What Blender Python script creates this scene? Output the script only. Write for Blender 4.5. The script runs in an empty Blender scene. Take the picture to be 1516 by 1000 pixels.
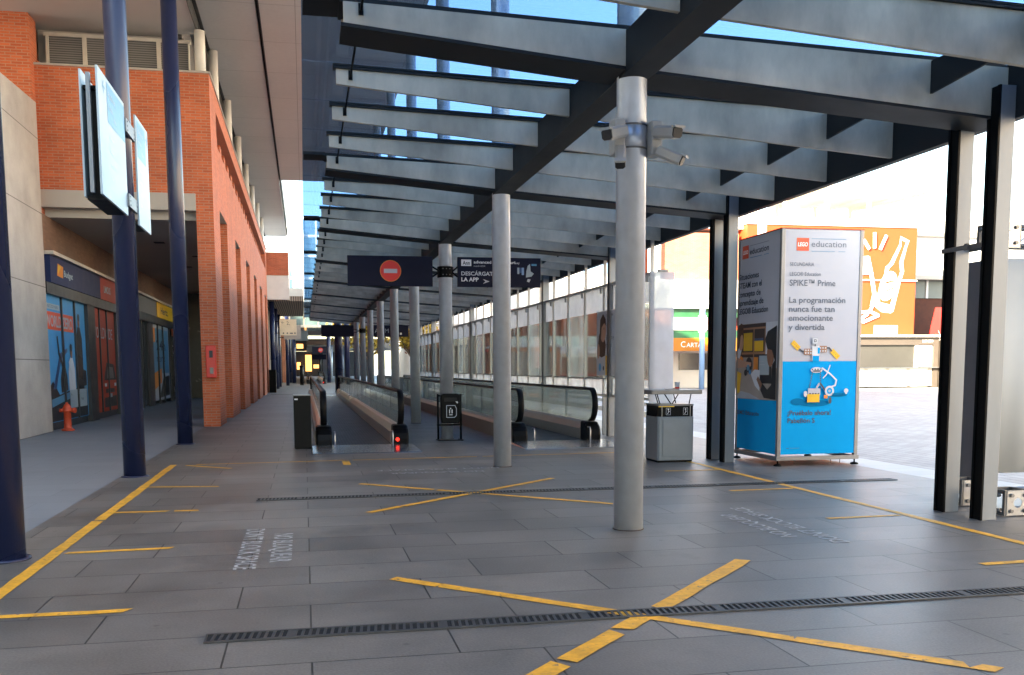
import bpy, bmesh, math, random
from mathutils import Vector, Matrix
random.seed(7)
SC = bpy.context.scene
COL = SC.collection

# ------------------------------------------------------------------ camera
W0, H0, F0, CX, CY = 1516.0, 1000.0, 1399.22, 732.08, 683.92
YAW, PITCH, ROLL = 0.196975528, -0.100351017, -0.00609242919
fwd = Vector((math.sin(YAW) * math.cos(PITCH), math.cos(YAW) * math.cos(PITCH), math.sin(PITCH)))
rgt = Vector((math.cos(YAW), -math.sin(YAW), 0))
upv = rgt.cross(fwd)
r2 = rgt * math.cos(ROLL) + upv * math.sin(ROLL)
u2 = -rgt * math.sin(ROLL) + upv * math.cos(ROLL)
cam = bpy.data.cameras.new("camera")
camo = bpy.data.objects.new("camera", cam)
COL.objects.link(camo)
camo.matrix_world = Matrix(((r2.x, u2.x, -fwd.x, 0), (r2.y, u2.y, -fwd.y, 0), (r2.z, u2.z, -fwd.z, 1.5), (0, 0, 0, 1)))
cam.sensor_fit = 'HORIZONTAL'
cam.sensor_width = 36.0
cam.lens = 36.0 * F0 / W0
cam.shift_x = (W0 / 2 - CX) / W0
cam.shift_y = (CY - H0 / 2) / W0
cam.clip_start, cam.clip_end = 0.05, 3000
SC.camera = camo

# ------------------------------------------------------------------ sky, sun, exposure
SUN_EL, SUN_AZ = math.radians(19), math.atan2(-0.8, -0.6)      # azimuth measured from +Y towards +X
world = bpy.data.worlds.new("World")
SC.world = world
world.use_nodes = True
wn, wl = world.node_tree.nodes, world.node_tree.links
bg = wn["Background"]
sky = wn.new("ShaderNodeTexSky")
sky.sky_type = 'NISHITA'
sky.sun_disc = False
sky.sun_elevation = SUN_EL
sky.sun_rotation = SUN_AZ
sky.air_density, sky.dust_density, sky.ozone_density = 1.0, 1.5, 0.7
bg.inputs["Strength"].default_value = 0.15
wl.new(sky.outputs[0], bg.inputs["Color"])
sun = bpy.data.lights.new("sun", 'SUN')
sun.energy = 5.0
sun.angle = math.radians(0.5)
sun.color = (1.0, 0.86, 0.68)
suno = bpy.data.objects.new("sun", sun)
COL.objects.link(suno)
sd = Vector((math.sin(SUN_AZ) * math.cos(SUN_EL), math.cos(SUN_AZ) * math.cos(SUN_EL), math.sin(SUN_EL)))
suno.rotation_euler = sd.to_track_quat('Z', 'Y').to_euler()
suno.location = (-20, -10, 30)
SC.view_settings.view_transform = 'Standard'
SC.view_settings.look = 'None'
SC.view_settings.gamma = 1
SC.view_settings.exposure = 2.9
SC.view_settings.use_white_balance = True
SC.view_settings.white_balance_temperature = 7000
SC.view_settings.white_balance_tint = 5
SC.cycles.max_bounces = 10
SC.cycles.diffuse_bounces = 5
SC.cycles.transparent_max_bounces = 24
SC.cycles.glossy_bounces = 4
SC.cycles.sample_clamp_indirect = 8
SC.cycles.use_denoising = True

# ------------------------------------------------------------------ materials
def newmat(name):
    m = bpy.data.materials.new(name)
    m.use_nodes = True
    nt = m.node_tree
    return m, nt.nodes, nt.links, nt.nodes["Principled BSDF"]

def mat(name, col, rough=.5, metal=0., var=.12, scale=3., bump=0., stretch=(1, 1, 1), detail=5, emit=None, spec=.5, var2=0, scale2=.6):
    m, n, l, p = newmat(name)
    p.inputs["Roughness"].default_value = rough
    p.inputs["Metallic"].default_value = metal
    p.inputs["Specular IOR Level"].default_value = spec
    g = n.new("ShaderNodeNewGeometry")
    mp = n.new("ShaderNodeMapping"); mp.inputs["Scale"].default_value = stretch
    l.new(g.outputs["Position"], mp.inputs["Vector"])
    no = n.new("ShaderNodeTexNoise"); no.inputs["Scale"].default_value = scale; no.inputs["Detail"].default_value = detail
    no.inputs["Roughness"].default_value = .62
    l.new(mp.outputs[0], no.inputs["Vector"])
    r = n.new("ShaderNodeMapRange")
    r.inputs["From Min"].default_value, r.inputs["From Max"].default_value = .25, .75
    r.inputs["To Min"].default_value, r.inputs["To Max"].default_value = 1 - var, 1 + var
    l.new(no.outputs["Fac"], r.inputs["Value"])
    fac = r.outputs[0]
    if var2:
        n2 = n.new("ShaderNodeTexNoise"); n2.inputs["Scale"].default_value = scale2; n2.inputs["Detail"].default_value = 4
        l.new(g.outputs["Position"], n2.inputs["Vector"])
        q = n.new("ShaderNodeMapRange")
        q.inputs["From Min"].default_value, q.inputs["From Max"].default_value = .3, .7
        q.inputs["To Min"].default_value, q.inputs["To Max"].default_value = 1 - var2, 1 + var2
        l.new(n2.outputs["Fac"], q.inputs["Value"])
        mm = n.new("ShaderNodeMath"); mm.operation = 'MULTIPLY'
        l.new(fac, mm.inputs[0]); l.new(q.outputs[0], mm.inputs[1]); fac = mm.outputs[0]
    v = n.new("ShaderNodeVectorMath"); v.operation = 'SCALE'
    v.inputs[0].default_value = col
    l.new(fac, v.inputs["Scale"])
    l.new(v.outputs[0], p.inputs["Base Color"])
    rr = n.new("ShaderNodeMapRange")
    rr.inputs["To Min"].default_value, rr.inputs["To Max"].default_value = max(.03, rough - .1), min(1, rough + .1)
    l.new(no.outputs["Fac"], rr.inputs["Value"]); l.new(rr.outputs[0], p.inputs["Roughness"])
    if bump:
        b = n.new("ShaderNodeBump"); b.inputs["Strength"].default_value = bump; b.inputs["Distance"].default_value = .01
        l.new(no.outputs["Fac"], b.inputs["Height"]); l.new(b.outputs[0], p.inputs["Normal"])
    if emit:
        p.inputs["Emission Color"].default_value = (*emit[:3], 1); p.inputs["Emission Strength"].default_value = emit[3]
    return m

def tiled(name, c1, c2, mortar, w, h, msize, rough=.8, wall=True, offset=.5, bump=.35, var=.25, vscale=1.2, stain=.0, fine=60., metal=0, bias=0., rot=0, spots=0):
    """bricks, slabs or panels: laid in (y or x, z) on walls and in (x, y) on floors, from the world position"""
    m, n, l, p = newmat(name)
    g = n.new("ShaderNodeNewGeometry")
    s = n.new("ShaderNodeSeparateXYZ"); l.new(g.outputs["Position"], s.inputs[0])
    c = n.new("ShaderNodeCombineXYZ")
    if wall:
        sn = n.new("ShaderNodeSeparateXYZ"); l.new(g.outputs["True Normal"], sn.inputs[0])
        ab = n.new("ShaderNodeMath"); ab.operation = 'ABSOLUTE'; l.new(sn.outputs["X"], ab.inputs[0])
        gt = n.new("ShaderNodeMath"); gt.operation = 'GREATER_THAN'; gt.inputs[1].default_value = .6; l.new(ab.outputs[0], gt.inputs[0])
        mx = n.new("ShaderNodeMix"); l.new(gt.outputs[0], mx.inputs["Factor"])
        l.new(s.outputs["X"], mx.inputs["A"]); l.new(s.outputs["Y"], mx.inputs["B"])
        l.new(mx.outputs["Result"], c.inputs["X"]); l.new(s.outputs["Z"], c.inputs["Y"])
    else:
        l.new(s.outputs["Y" if rot else "X"], c.inputs["X"]); l.new(s.outputs["X" if rot else "Y"], c.inputs["Y"])
    b = n.new("ShaderNodeTexBrick")
    b.offset = offset
    b.inputs["Scale"].default_value = 1
    b.inputs["Brick Width"].default_value, b.inputs["Row Height"].default_value = w, h
    b.inputs["Mortar Size"].default_value = msize
    b.inputs["Mortar Smooth"].default_value = .15
    b.inputs["Bias"].default_value = bias
    b.inputs["Color1"].default_value, b.inputs["Color2"].default_value, b.inputs["Mortar"].default_value = (*c1, 1), (*c2, 1), (*mortar, 1)
    l.new(c.outputs[0], b.inputs["Vector"])
    no = n.new("ShaderNodeTexNoise"); no.inputs["Scale"].default_value = vscale; no.inputs["Detail"].default_value = 6; no.inputs["Roughness"].default_value = .65
    l.new(g.outputs["Position"], no.inputs["Vector"])
    fi = n.new("ShaderNodeTexNoise"); fi.inputs["Scale"].default_value = fine; fi.inputs["Detail"].default_value = 3
    l.new(g.outputs["Position"], fi.inputs["Vector"])
    ad = n.new("ShaderNodeMath"); ad.operation = 'MULTIPLY_ADD'; ad.inputs[1].default_value = .5
    l.new(fi.outputs["Fac"], ad.inputs[0]); l.new(no.outputs["Fac"], ad.inputs[2])
    r = n.new("ShaderNodeMapRange")
    r.inputs["From Min"].default_value, r.inputs["From Max"].default_value = .45, 1.05
    r.inputs["To Min"].default_value, r.inputs["To Max"].default_value = 1 - var, 1 + var
    l.new(ad.outputs[0], r.inputs["Value"])
    v = n.new("ShaderNodeVectorMath"); v.operation = 'SCALE'
    l.new(b.outputs["Color"], v.inputs[0]); l.new(r.outputs[0], v.inputs["Scale"])
    out = v.outputs[0]
    if stain:
        st = n.new("ShaderNodeTexNoise"); st.inputs["Scale"].default_value = .9; st.inputs["Detail"].default_value = 7; st.inputs["Roughness"].default_value = .7
        l.new(g.outputs["Position"], st.inputs["Vector"])
        rm = n.new("ShaderNodeMapRange"); rm.inputs["From Min"].default_value, rm.inputs["From Max"].default_value = .56, .72
        rm.inputs["To Min"].default_value, rm.inputs["To Max"].default_value = 1., 1. - stain
        l.new(st.outputs["Fac"], rm.inputs["Value"])
        v2 = n.new("ShaderNodeVectorMath"); v2.operation = 'SCALE'
        l.new(out, v2.inputs[0]); l.new(rm.outputs[0], v2.inputs["Scale"]); out = v2.outputs[0]
    if spots:
        vo = n.new("ShaderNodeTexVoronoi"); vo.inputs["Scale"].default_value = 2.2; vo.inputs["Randomness"].default_value = 1
        l.new(g.outputs["Position"], vo.inputs["Vector"])
        sp = n.new("ShaderNodeMapRange"); sp.inputs["From Min"].default_value, sp.inputs["From Max"].default_value = .03, .06
        sp.inputs["To Min"].default_value, sp.inputs["To Max"].default_value = .62, 1.
        l.new(vo.outputs["Distance"], sp.inputs["Value"])
        sc_ = n.new("ShaderNodeTexNoise"); sc_.inputs["Scale"].default_value = 1.; sc_.inputs["Detail"].default_value = 8; sc_.inputs["Roughness"].default_value = .75
        mp = n.new("ShaderNodeMapping"); mp.inputs["Scale"].default_value = (1.2, 6, 1); mp.inputs["Rotation"].default_value = (0, 0, .5)
        l.new(g.outputs["Position"], mp.inputs["Vector"]); l.new(mp.outputs[0], sc_.inputs["Vector"])
        sm = n.new("ShaderNodeMapRange"); sm.inputs["From Min"].default_value, sm.inputs["From Max"].default_value = .58, .75
        sm.inputs["To Min"].default_value, sm.inputs["To Max"].default_value = 1., 1.35
        l.new(sc_.outputs["Fac"], sm.inputs["Value"])
        mu = n.new("ShaderNodeMath"); mu.operation = 'MULTIPLY'; l.new(sp.outputs[0], mu.inputs[0]); l.new(sm.outputs[0], mu.inputs[1])
        v3 = n.new("ShaderNodeVectorMath"); v3.operation = 'SCALE'; l.new(out, v3.inputs[0]); l.new(mu.outputs[0], v3.inputs["Scale"]); out = v3.outputs[0]
    l.new(out, p.inputs["Base Color"])
    rr = n.new("ShaderNodeMapRange")
    rr.inputs["To Min"].default_value, rr.inputs["To Max"].default_value = max(.05, rough - .14), min(1, rough + .14)
    l.new(no.outputs["Fac"], rr.inputs["Value"]); l.new(rr.outputs[0], p.inputs["Roughness"])
    p.inputs["Metallic"].default_value = metal
    bu = n.new("ShaderNodeBump"); bu.inputs["Strength"].default_value = bump; bu.inputs["Distance"].default_value = .006
    hh = n.new("ShaderNodeMath"); hh.operation = 'MULTIPLY_ADD'; hh.inputs[1].default_value = -1.
    l.new(b.outputs["Fac"], hh.inputs[0])
    hf = n.new("ShaderNodeMath"); hf.operation = 'MULTIPLY'; hf.inputs[1].default_value = .35
    l.new(fi.outputs["Fac"], hf.inputs[0]); l.new(hf.outputs[0], hh.inputs[2])
    l.new(hh.outputs[0], bu.inputs["Height"]); l.new(bu.outputs[0], p.inputs["Normal"])
    return m

def glass(name, tint=(.9, .95, .95), refl=.12, milk=0., milkcol=(.8, .83, .85), streak=0., fres=.75):
    m, n, l, p = newmat(name)
    n.remove(p)
    out = n["Material Output"]
    t = n.new("ShaderNodeBsdfTransparent"); t.inputs["Color"].default_value = (*tint, 1)
    gl = n.new("ShaderNodeBsdfGlossy"); gl.inputs["Roughness"].default_value = .03
    lw = n.new("ShaderNodeLayerWeight"); lw.inputs["Blend"].default_value = .25
    ma = n.new("ShaderNodeMath"); ma.operation = 'MULTIPLY_ADD'; ma.inputs[1].default_value = fres; ma.inputs[2].default_value = refl * .35
    l.new(lw.outputs["Fresnel"], ma.inputs[0])
    ma.use_clamp = True
    mx = n.new("ShaderNodeMixShader"); l.new(ma.outputs[0], mx.inputs[0]); l.new(t.outputs[0], mx.inputs[1]); l.new(gl.outputs[0], mx.inputs[2])
    last = mx.outputs[0]
    if milk:
        d = n.new("ShaderNodeBsdfDiffuse"); d.inputs["Color"].default_value = (*milkcol, 1)
        tr = n.new("ShaderNodeBsdfTranslucent"); tr.inputs["Color"].default_value = (*milkcol, 1)
        a = n.new("ShaderNodeMixShader"); a.inputs[0].default_value = .5
        l.new(d.outputs[0], a.inputs[1]); l.new(tr.outputs[0], a.inputs[2])
        m2 = n.new("ShaderNodeMixShader"); m2.inputs[0].default_value = milk
        if streak:
            g = n.new("ShaderNodeNewGeometry"); no = n.new("ShaderNodeTexNoise"); no.inputs["Scale"].default_value = 2.5; no.inputs["Detail"].default_value = 6
            l.new(g.outputs["Position"], no.inputs["Vector"])
            r = n.new("ShaderNodeMapRange"); r.inputs["From Min"].default_value, r.inputs["From Max"].default_value = .3, .7
            r.inputs["To Min"].default_value, r.inputs["To Max"].default_value = max(0, milk - streak), min(1, milk + streak)
            l.new(no.outputs["Fac"], r.inputs["Value"]); l.new(r.outputs[0], m2.inputs[0])
        l.new(last, m2.inputs[1]); l.new(a.outputs[0], m2.inputs[2]); last = m2.outputs[0]
    l.new(last, out.inputs["Surface"])
    return m

M = {}
M['brick'] = tiled('brick', (.50, .115, .042), (.37, .078, .029), (.38, .19, .125), .25, .068, .009, .85, var=.30, vscale=.9, stain=.25)
M['brick_far'] = tiled('brick_far', (.50, .17, .09), (.42, .13, .07), (.35, .2, .13), .25, .07, .008, .85)
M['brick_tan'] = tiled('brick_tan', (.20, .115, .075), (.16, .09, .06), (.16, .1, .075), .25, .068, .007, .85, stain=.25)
M['slab'] = tiled('slab', (.140, .130, .120), (.100, .093, .087), (.014, .0135, .013), 1.22, .60, .0058, .47, wall=False, offset=.37, var=.55, spots=1, vscale=.7, stain=.30, fine=70, bump=.5)
M['pavement'] = tiled('pavement', (.20, .215, .235), (.18, .195, .215), (.12, .13, .14), 1.2, .6, .003, .6, wall=False, var=.12, vscale=.8, stain=.12, fine=70, bump=.2)
M['paver'] = tiled('paver', (.36, .355, .36), (.29, .285, .29), (.17, .17, .17), .42, .21, .012, .75, wall=False, rot=1, var=.2, vscale=.5, stain=.15, fine=40)
M['kerb'] = tiled('kerb', (.42, .43, .44), (.38, .39, .40), (.2, .2, .2), .4, 1.0, .004, .6, wall=False, rot=1, var=.1, vscale=1)
M['granite'] = tiled('granite', (.36, .335, .31), (.345, .32, .30), (.10, .09, .085), 200., 1.72, .010, .75, var=.32, vscale=.8, fine=45, stain=.1, bump=.15)
M['soffit'] = tiled('soffit', (.60, .575, .55), (.58, .56, .535), (.25, .225, .2), 3.2, 2.84, .008, .7, wall=False, offset=0, var=.08, vscale=.4, bump=.1, fine=8)
M['soffit_white'] = mat('soffit_white', (.48, .45, .42), .7, var=.06, scale=.7)
M['plaster'] = mat('plaster', (.36, .33, .30), .8, var=.06, scale=.8)
M['white_concrete'] = mat('white_concrete', (.62, .60, .56), .7, var=.08, scale=1.5)
M['dark_gap'] = mat('dark_gap', (.012, .012, .013), .9)
M['steel_col'] = mat('steel_col', (.53, .575, .64), .33, .55, var=.10, scale=2.2, stretch=(1, 1, .5), bump=.03, var2=.06, scale2=9)
M['steel_post'] = mat('steel_post', (.20, .215, .235), .45, .4, var=.10, scale=5, stretch=(1, 1, .15))
M['beam'] = mat('beam', (.46, .405, .315), .48, .2, var=.30, scale=2.6, stretch=(1, 1, .45), bump=.06, var2=.30, scale2=.9)
M['beam_dark'] = mat('beam_dark', (.014, .015, .016), .55, 0, spec=.25, var=.25, scale=2)
M['black_steel'] = mat('black_steel', (.0035, .0037, .0042), .42, 0, spec=.1, var=.3, scale=6)
M['navy'] = mat('navy', (.010, .015, .050), .28, 0, var=.03, scale=.4, detail=1)
M['navy_board'] = mat('navy_board', (.007, .009, .026), .6, var=.15, scale=9, spec=.2)
M['white'] = mat('white', (.78, .79, .80), .45, var=.04)
M['white_warm'] = mat('white_warm', (.80, .76, .68), .6, var=.05, scale=1)
M['board_white'] = mat('board_white', (.32, .40, .45), .35, var=.04, scale=2)
M['board_blue'] = mat('board_blue', (.07, .24, .40), .35, var=.12, scale=5)
M['yellow'] = mat('yellow', (.66, .33, .022), .6, var=.28, scale=7, bump=.1, var2=.12, scale2=30)
ym = M['yellow'].node_tree; yp = ym.nodes["Principled BSDF"]; ysrc = yp.inputs["Base Color"].links[0].from_socket
yg = ym.nodes.new("ShaderNodeNewGeometry"); yno = ym.nodes.new("ShaderNodeTexNoise"); yno.inputs["Scale"].default_value = 16; yno.inputs["Detail"].default_value = 8; yno.inputs["Roughness"].default_value = .72
ym.links.new(yg.outputs["Position"], yno.inputs["Vector"])
yr = ym.nodes.new("ShaderNodeMapRange"); yr.inputs["From Min"].default_value, yr.inputs["From Max"].default_value = .58, .66
ym.links.new(yno.outputs["Fac"], yr.inputs["Value"])
yx = ym.nodes.new("ShaderNodeMix"); yx.data_type = 'RGBA';
yx.inputs[7].default_value = (.15, .12, .085, 1)
ym.links.new(yr.outputs[0], yx.inputs[0]); ym.links.new(ysrc, yx.inputs[6]); ym.links.new(yx.outputs[2], yp.inputs["Base Color"])
M['floor_white'] = mat('floor_white', (.36, .365, .37), .7, var=.5, scale=14)
M['grate'] = mat('grate', (.055, .056, .06), .5, .5, var=.4, scale=12)
M['rubber'] = mat('rubber', (.003, .003, .0034), .4, var=.2, spec=.12, scale=5)
M['belt'] = tiled('belt', (.045, .046, .05), (.04, .041, .045), (.015, .015, .016), .06, 50., .012, .5, wall=False, var=.3, vscale=2, fine=30)
M['deck_metal'] = mat('deck_metal', (.50, .48, .45), .3, .85, var=.12, scale=1.5, stretch=(1, .15, 1))
M['plate_metal'] = mat('plate_metal', (.50, .52, .54), .22, .9, var=.12, scale=4)
M['skirt'] = mat('skirt', (.20, .17, .145), .4, .5, var=.18, scale=2, stretch=(1, .3, 1))
M['red_lamp'] = mat('red_lamp', (.7, .03, .02), .4, emit=(1., .02, .008, .35))
M['red'] = mat('red', (.55, .025, .015), .4, var=.1)
M['hydrant_red'] = mat('hydrant_red', (.50, .06, .02), .5, var=.2, scale=8)
M['sign_red'] = mat('sign_red', (.66, .035, .03), .5, var=.08)
M['bin_grey'] = mat('bin_grey', (.165, .19, .215), .42, .3, var=.1, scale=4)
M['bin_cap'] = mat('bin_cap', (.22, .205, .19), .45, .5, var=.15)
M['cctv'] = mat('cctv', (.36, .36, .35), .45, var=.06, scale=6)
M['alu'] = mat('alu', (.40, .40, .41), .3, .9, var=.1, scale=8)
M['tower_frame'] = mat('tower_frame', (.20, .205, .215), .4, .5, var=.12, scale=6)
M['screen_frame'] = mat('screen_frame', (.42, .41, .395), .5, .1, var=.08, scale=3)
M['dark_alu'] = mat('dark_alu', (.16, .16, .165), .4, .7, var=.2, scale=8)
M['orange'] = mat('orange', (.40, .050, .010), .65, var=.06, scale=1)
M['orange_dark'] = mat('orange_dark', (.58, .22, .09), .7, var=.08, scale=1)
M['print_white'] = mat('print_white', (.47, .475, .525), .6, spec=.2, var=.03, scale=1.5)
M['cyan'] = mat('cyan', (.0005, .33, .72), .7, spec=.05, var=.03)
M['cyan_dark'] = mat('cyan_dark', (.001, .17, .37), .7, spec=.05, var=.03)
M['ink'] = mat('ink', (.045, .055, .075), .6, var=.1)
M['ink_soft'] = mat('ink_soft', (.13, .15, .19), .6)
M['blue_line'] = mat('blue_line', (.08, .25, .42), .6)
M['print_red'] = mat('print_red', (.70, .085, .03), .5)
M['print_yellow'] = mat('print_yellow', (.78, .45, .01), .5)
M['print_orange'] = mat('print_orange', (.70, .22, .02), .5)
M['print_grey'] = mat('print_grey', (.42, .45, .5), .5)
M['print_lightgrey'] = mat('print_lightgrey', (.6, .62, .66), .5)
M['print_black'] = mat('print_black', (.012, .012, .014), .5)
M['skin'] = mat('skin', (.50, .28, .19), .6)
M['skin_dark'] = mat('skin_dark', (.26, .12, .07), .6)
M['hair'] = mat('hair', (.085, .04, .02), .7)
M['wood_print'] = mat('wood_print', (.36, .18, .10), .7)
M['taupe'] = mat('taupe', (.38, .32, .28), .7)
M['poster_blue'] = mat('poster_blue', (.06, .30, .58), .45, spec=.25, var=.08)
M['poster_darkblue'] = mat('poster_darkblue', (.018, .06, .16), .35)
M['poster_red'] = mat('poster_red', (.42, .05, .018), .5, spec=.25, var=.1)
M['shop_navy'] = mat('shop_navy', (.014, .024, .085), .5, spec=.2)
M['shop_yellow'] = mat('shop_yellow', (.75, .47, .01), .45)
M['shop_grey'] = mat('shop_grey', (.15, .145, .14), .4, .4, var=.15)
M['shop_frame'] = mat('shop_frame', (.035, .036, .04), .4, .3)
M['shop_dark'] = mat('shop_dark', (.022, .023, .026), .25)
M['shop_glass'] = mat('shop_glass', (.06, .06, .062), .12, var=.3, scale=.8)
M['shutter'] = tiled('shutter', (.17, .165, .16), (.16, .155, .15), (.05, .05, .05), 40, .055, .012, .5, var=.06)
M['frame_cream'] = mat('frame_cream', (.50, .46, .40), .5)
M['amber'] = mat('amber', (.42, .14, .004), .6)
M['red_brown'] = mat('red_brown', (.10, .032, .018), .8, var=.3, scale=2)
M['pale_glass'] = mat('pale_glass', (.16, .17, .165), .2, var=.2, scale=.4)
M['green'] = mat('green', (.02, .11, .045), .5)
M['flag_blue'] = mat('flag_blue', (.20, .33, .55), .4)
M['kiosk_grey'] = mat('kiosk_grey', (.085, .07, .06), .6, var=.1)
M['kiosk_glass'] = mat('kiosk_glass', (.06, .058, .055), .15, var=.2, scale=.5)
M['brown'] = mat('brown', (.055, .032, .024), .7, var=.1)
M['slats'] = tiled('slats', (.30, .23, .18), (.26, .20, .155), (.04, .03, .025), .14, 60., .03, .7, wall=False, var=.15)
M['cream_sign'] = mat('cream_sign', (.62, .50, .36), .5, emit=(.9, .7, .45, .02))
M['warm_light'] = mat('warm_light', (.9, .5, .2), .5, emit=(1., .42, .12, .5))
M['fabric'] = mat('fabric', (.44, .435, .42), .8, var=.05, scale=1)
M['fabric_dark'] = mat('fabric_dark', (.12, .12, .135), .8)
M['bark'] = mat('bark', (.11, .075, .055), .9, var=.3, scale=6)
M['leaf_green'] = mat('leaf_green', (.06, .11, .02), .6, var=.4, scale=1.5)
M['leaf_gold'] = mat('leaf_gold', (.36, .24, .02), .6, var=.45, scale=1.0)
M['leaf_red'] = mat('leaf_red', (.24, .075, .03), .6, var=.35, scale=1.5)
M['twig'] = mat('twig', (.19, .07, .04), .8, var=.3, scale=3)
M['reflector_wall'] = mat('reflector_wall', (.74, .63, .54), .8, var=.06, scale=.5)
M['roof_glass'] = glass('roof_glass', (.43, .55, .70), .05, .02, (.50, .60, .66), .0, fres=.22)
M['clear_glass'] = glass('clear_glass', (.88, .94, .94), .3)
M['rail_glass'] = glass('rail_glass', (.85, .92, .93), .35, .10, (.7, .78, .8), .06)
M['frosted'] = glass('frosted', (.85, .9, .92), .1, .72, (.62, .65, .70), .12)
M['frosted_thin'] = glass('frosted_thin', (.85, .9, .92), .15, .42, (.8, .84, .88), .2)
M['tower_glass'] = mat('tower_glass', (.22, .35, .45), .08, .6, var=.3, scale=.15)

# ------------------------------------------------------------------ mesh helpers
WL = {}          # world location of each object's frame

class MB:
    def __init__(s): s.v, s.f, s.mi, s.m, s.sm = [], [], [], 0, []
    def face(s, idx, smooth=False): s.f.append(idx); s.mi.append(s.m); s.sm.append(smooth)
    def box(s, x0, x1, y0, y1, z0, z1):
        b = len(s.v)
        s.v += [(x, y, z) for z in (z0, z1) for y in (y0, y1) for x in (x0, x1)]
        for q in ((0, 2, 3, 1), (4, 5, 7, 6), (0, 1, 5, 4), (2, 6, 7, 3), (0, 4, 6, 2), (1, 3, 7, 5)): s.face([b + i for i in q])
        return s
    def hexa(s, p):      # eight corners, bottom ring then top ring
        b = len(s.v); s.v += [tuple(q) for q in p]
        for q in ((0, 3, 2, 1), (4, 5, 6, 7), (0, 1, 5, 4), (1, 2, 6, 5), (2, 3, 7, 6), (3, 0, 4, 7)): s.face([b + i for i in q])
        return s
    def tube(s, path, r, n=12, cap=True, closed=False):
        pts = [Vector(p) for p in path]; rs = r if isinstance(r, (list, tuple)) else [r] * len(pts)
        b = len(s.v); t0 = None
        for i, p in enumerate(pts):
            if closed: t = pts[(i + 1) % len(pts)] - pts[i - 1]
            else: t = pts[min(i + 1, len(pts) - 1)] - pts[max(i - 1, 0)]
            t.normalize()
            if t0 is None:
                a = Vector((0, 0, 1)) if abs(t.z) < .9 else Vector((1, 0, 0))
                u = t.cross(a).normalized()
            else: u = (u - t * u.dot(t)).normalized()
            t0 = t; w = t.cross(u)
            for k in range(n):
                an = 2 * math.pi * k / n
                s.v.append(tuple(p + (u * math.cos(an) + w * math.sin(an)) * rs[i]))
        m = len(pts)
        for i in range(m if closed else m - 1):
            for k in range(n):
                k2 = (k + 1) % n; i2 = (i + 1) % m
                s.face([b + i * n + k, b + i * n + k2, b + i2 * n + k2, b + i2 * n + k], n > 6)
        if cap and not closed:
            s.face([b + k for k in range(n)][::-1]); s.face([b + (m - 1) * n + k for k in range(n)])
        return s
    def cyl(s, x, y, z0, z1, r, n=28): return s.tube([(x, y, z0), (x, y, z1)], r, n)
    def prism(s, pts, axis, d0, d1):   # outline in the two other axes (in x,y,z order), extruded along axis
        def P(a, b, d): return (d, a, b) if axis == 'x' else (a, d, b) if axis == 'y' else (a, b, d)
        b = len(s.v); n = len(pts)
        s.v += [P(p[0], p[1], d0) for p in pts] + [P(p[0], p[1], d1) for p in pts]
        s.face([b + i for i in range(n)][::-1]); s.face([b + n + i for i in range(n)])
        for i in range(n): j = (i + 1) % n; s.face([b + i, b + j, b + n + j, b + n + i])
        return s
    def lathe(s, x, y, prof, n=20):
        b = len(s.v)
        for (r, z) in prof:
            for k in range(n):
                a = 2 * math.pi * k / n; s.v.append((x + r * math.cos(a), y + r * math.sin(a), z))
        for i in range(len(prof) - 1):
            for k in range(n): k2 = (k + 1) % n; s.face([b + i * n + k, b + i * n + k2, b + (i + 1) * n + k2, b + (i + 1) * n + k], True)
        s.face([b + k for k in range(n)][::-1]); s.face([b + (len(prof) - 1) * n + k for k in range(n)])
        return s
    def build(s, name, mats, parent=None, bevel=0, base=None, local=False, normals=True):
        if not isinstance(mats, (list, tuple)): mats = [mats]
        if parent is not None: off = Vector((0, 0, 0)) if local else WL[parent.name]
        elif base is not None: off = Vector(base)
        else:
            xs, ys, zs = zip(*s.v); off = Vector(((min(xs) + max(xs)) / 2, (min(ys) + max(ys)) / 2, min(zs)))
        me = bpy.data.meshes.new(name)
        me.from_pydata([(a[0] - off.x, a[1] - off.y, a[2] - off.z) for a in s.v], [], s.f)
        for k in mats: me.materials.append(M[k])
        me.polygons.foreach_set("material_index", s.mi); me.polygons.foreach_set("use_smooth", s.sm)
        if normals:
            bm = bmesh.new(); bm.from_mesh(me); bmesh.ops.recalc_face_normals(bm, faces=bm.faces); bm.to_mesh(me); bm.free()
        o = bpy.data.objects.new(name, me); COL.objects.link(o)
        if parent is not None: o.parent = parent; WL[o.name] = WL[parent.name]
        else: o.location = off; WL[o.name] = off.copy()
        if bevel:
            bv = o.modifiers.new("bevel", 'BEVEL'); bv.width = bevel; bv.segments = 2; bv.limit_method = 'ANGLE'
        return o

def tag(o, label=None, cat=None, group=None, kind=None):
    if label: o["label"] = label
    if cat: o["category"] = cat
    if group: o["group"] = group
    if kind: o["kind"] = kind
    return o

def thing(name, label, cat, loc, group=None):
    o = bpy.data.objects.new(name, None); COL.objects.link(o); o.location = loc; o.empty_display_size = .2
    WL[o.name] = Vector(loc)
    return tag(o, label, cat, group)

def struct(o): o["kind"] = "structure"; return o

def copy_tree(o, loc, label, group=None):
    c = o.copy(); COL.objects.link(c); c.location = loc; WL[c.name] = Vector(loc); c["label"] = label
    if group: c["group"] = group
    for ch in list(o.children):
        d = ch.copy(); COL.objects.link(d); d.parent = c; WL[d.name] = WL[c.name]
        for g in list(ch.children):
            e = g.copy(); COL.objects.link(e); e.parent = d; WL[e.name] = WL[c.name]
    return c

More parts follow.
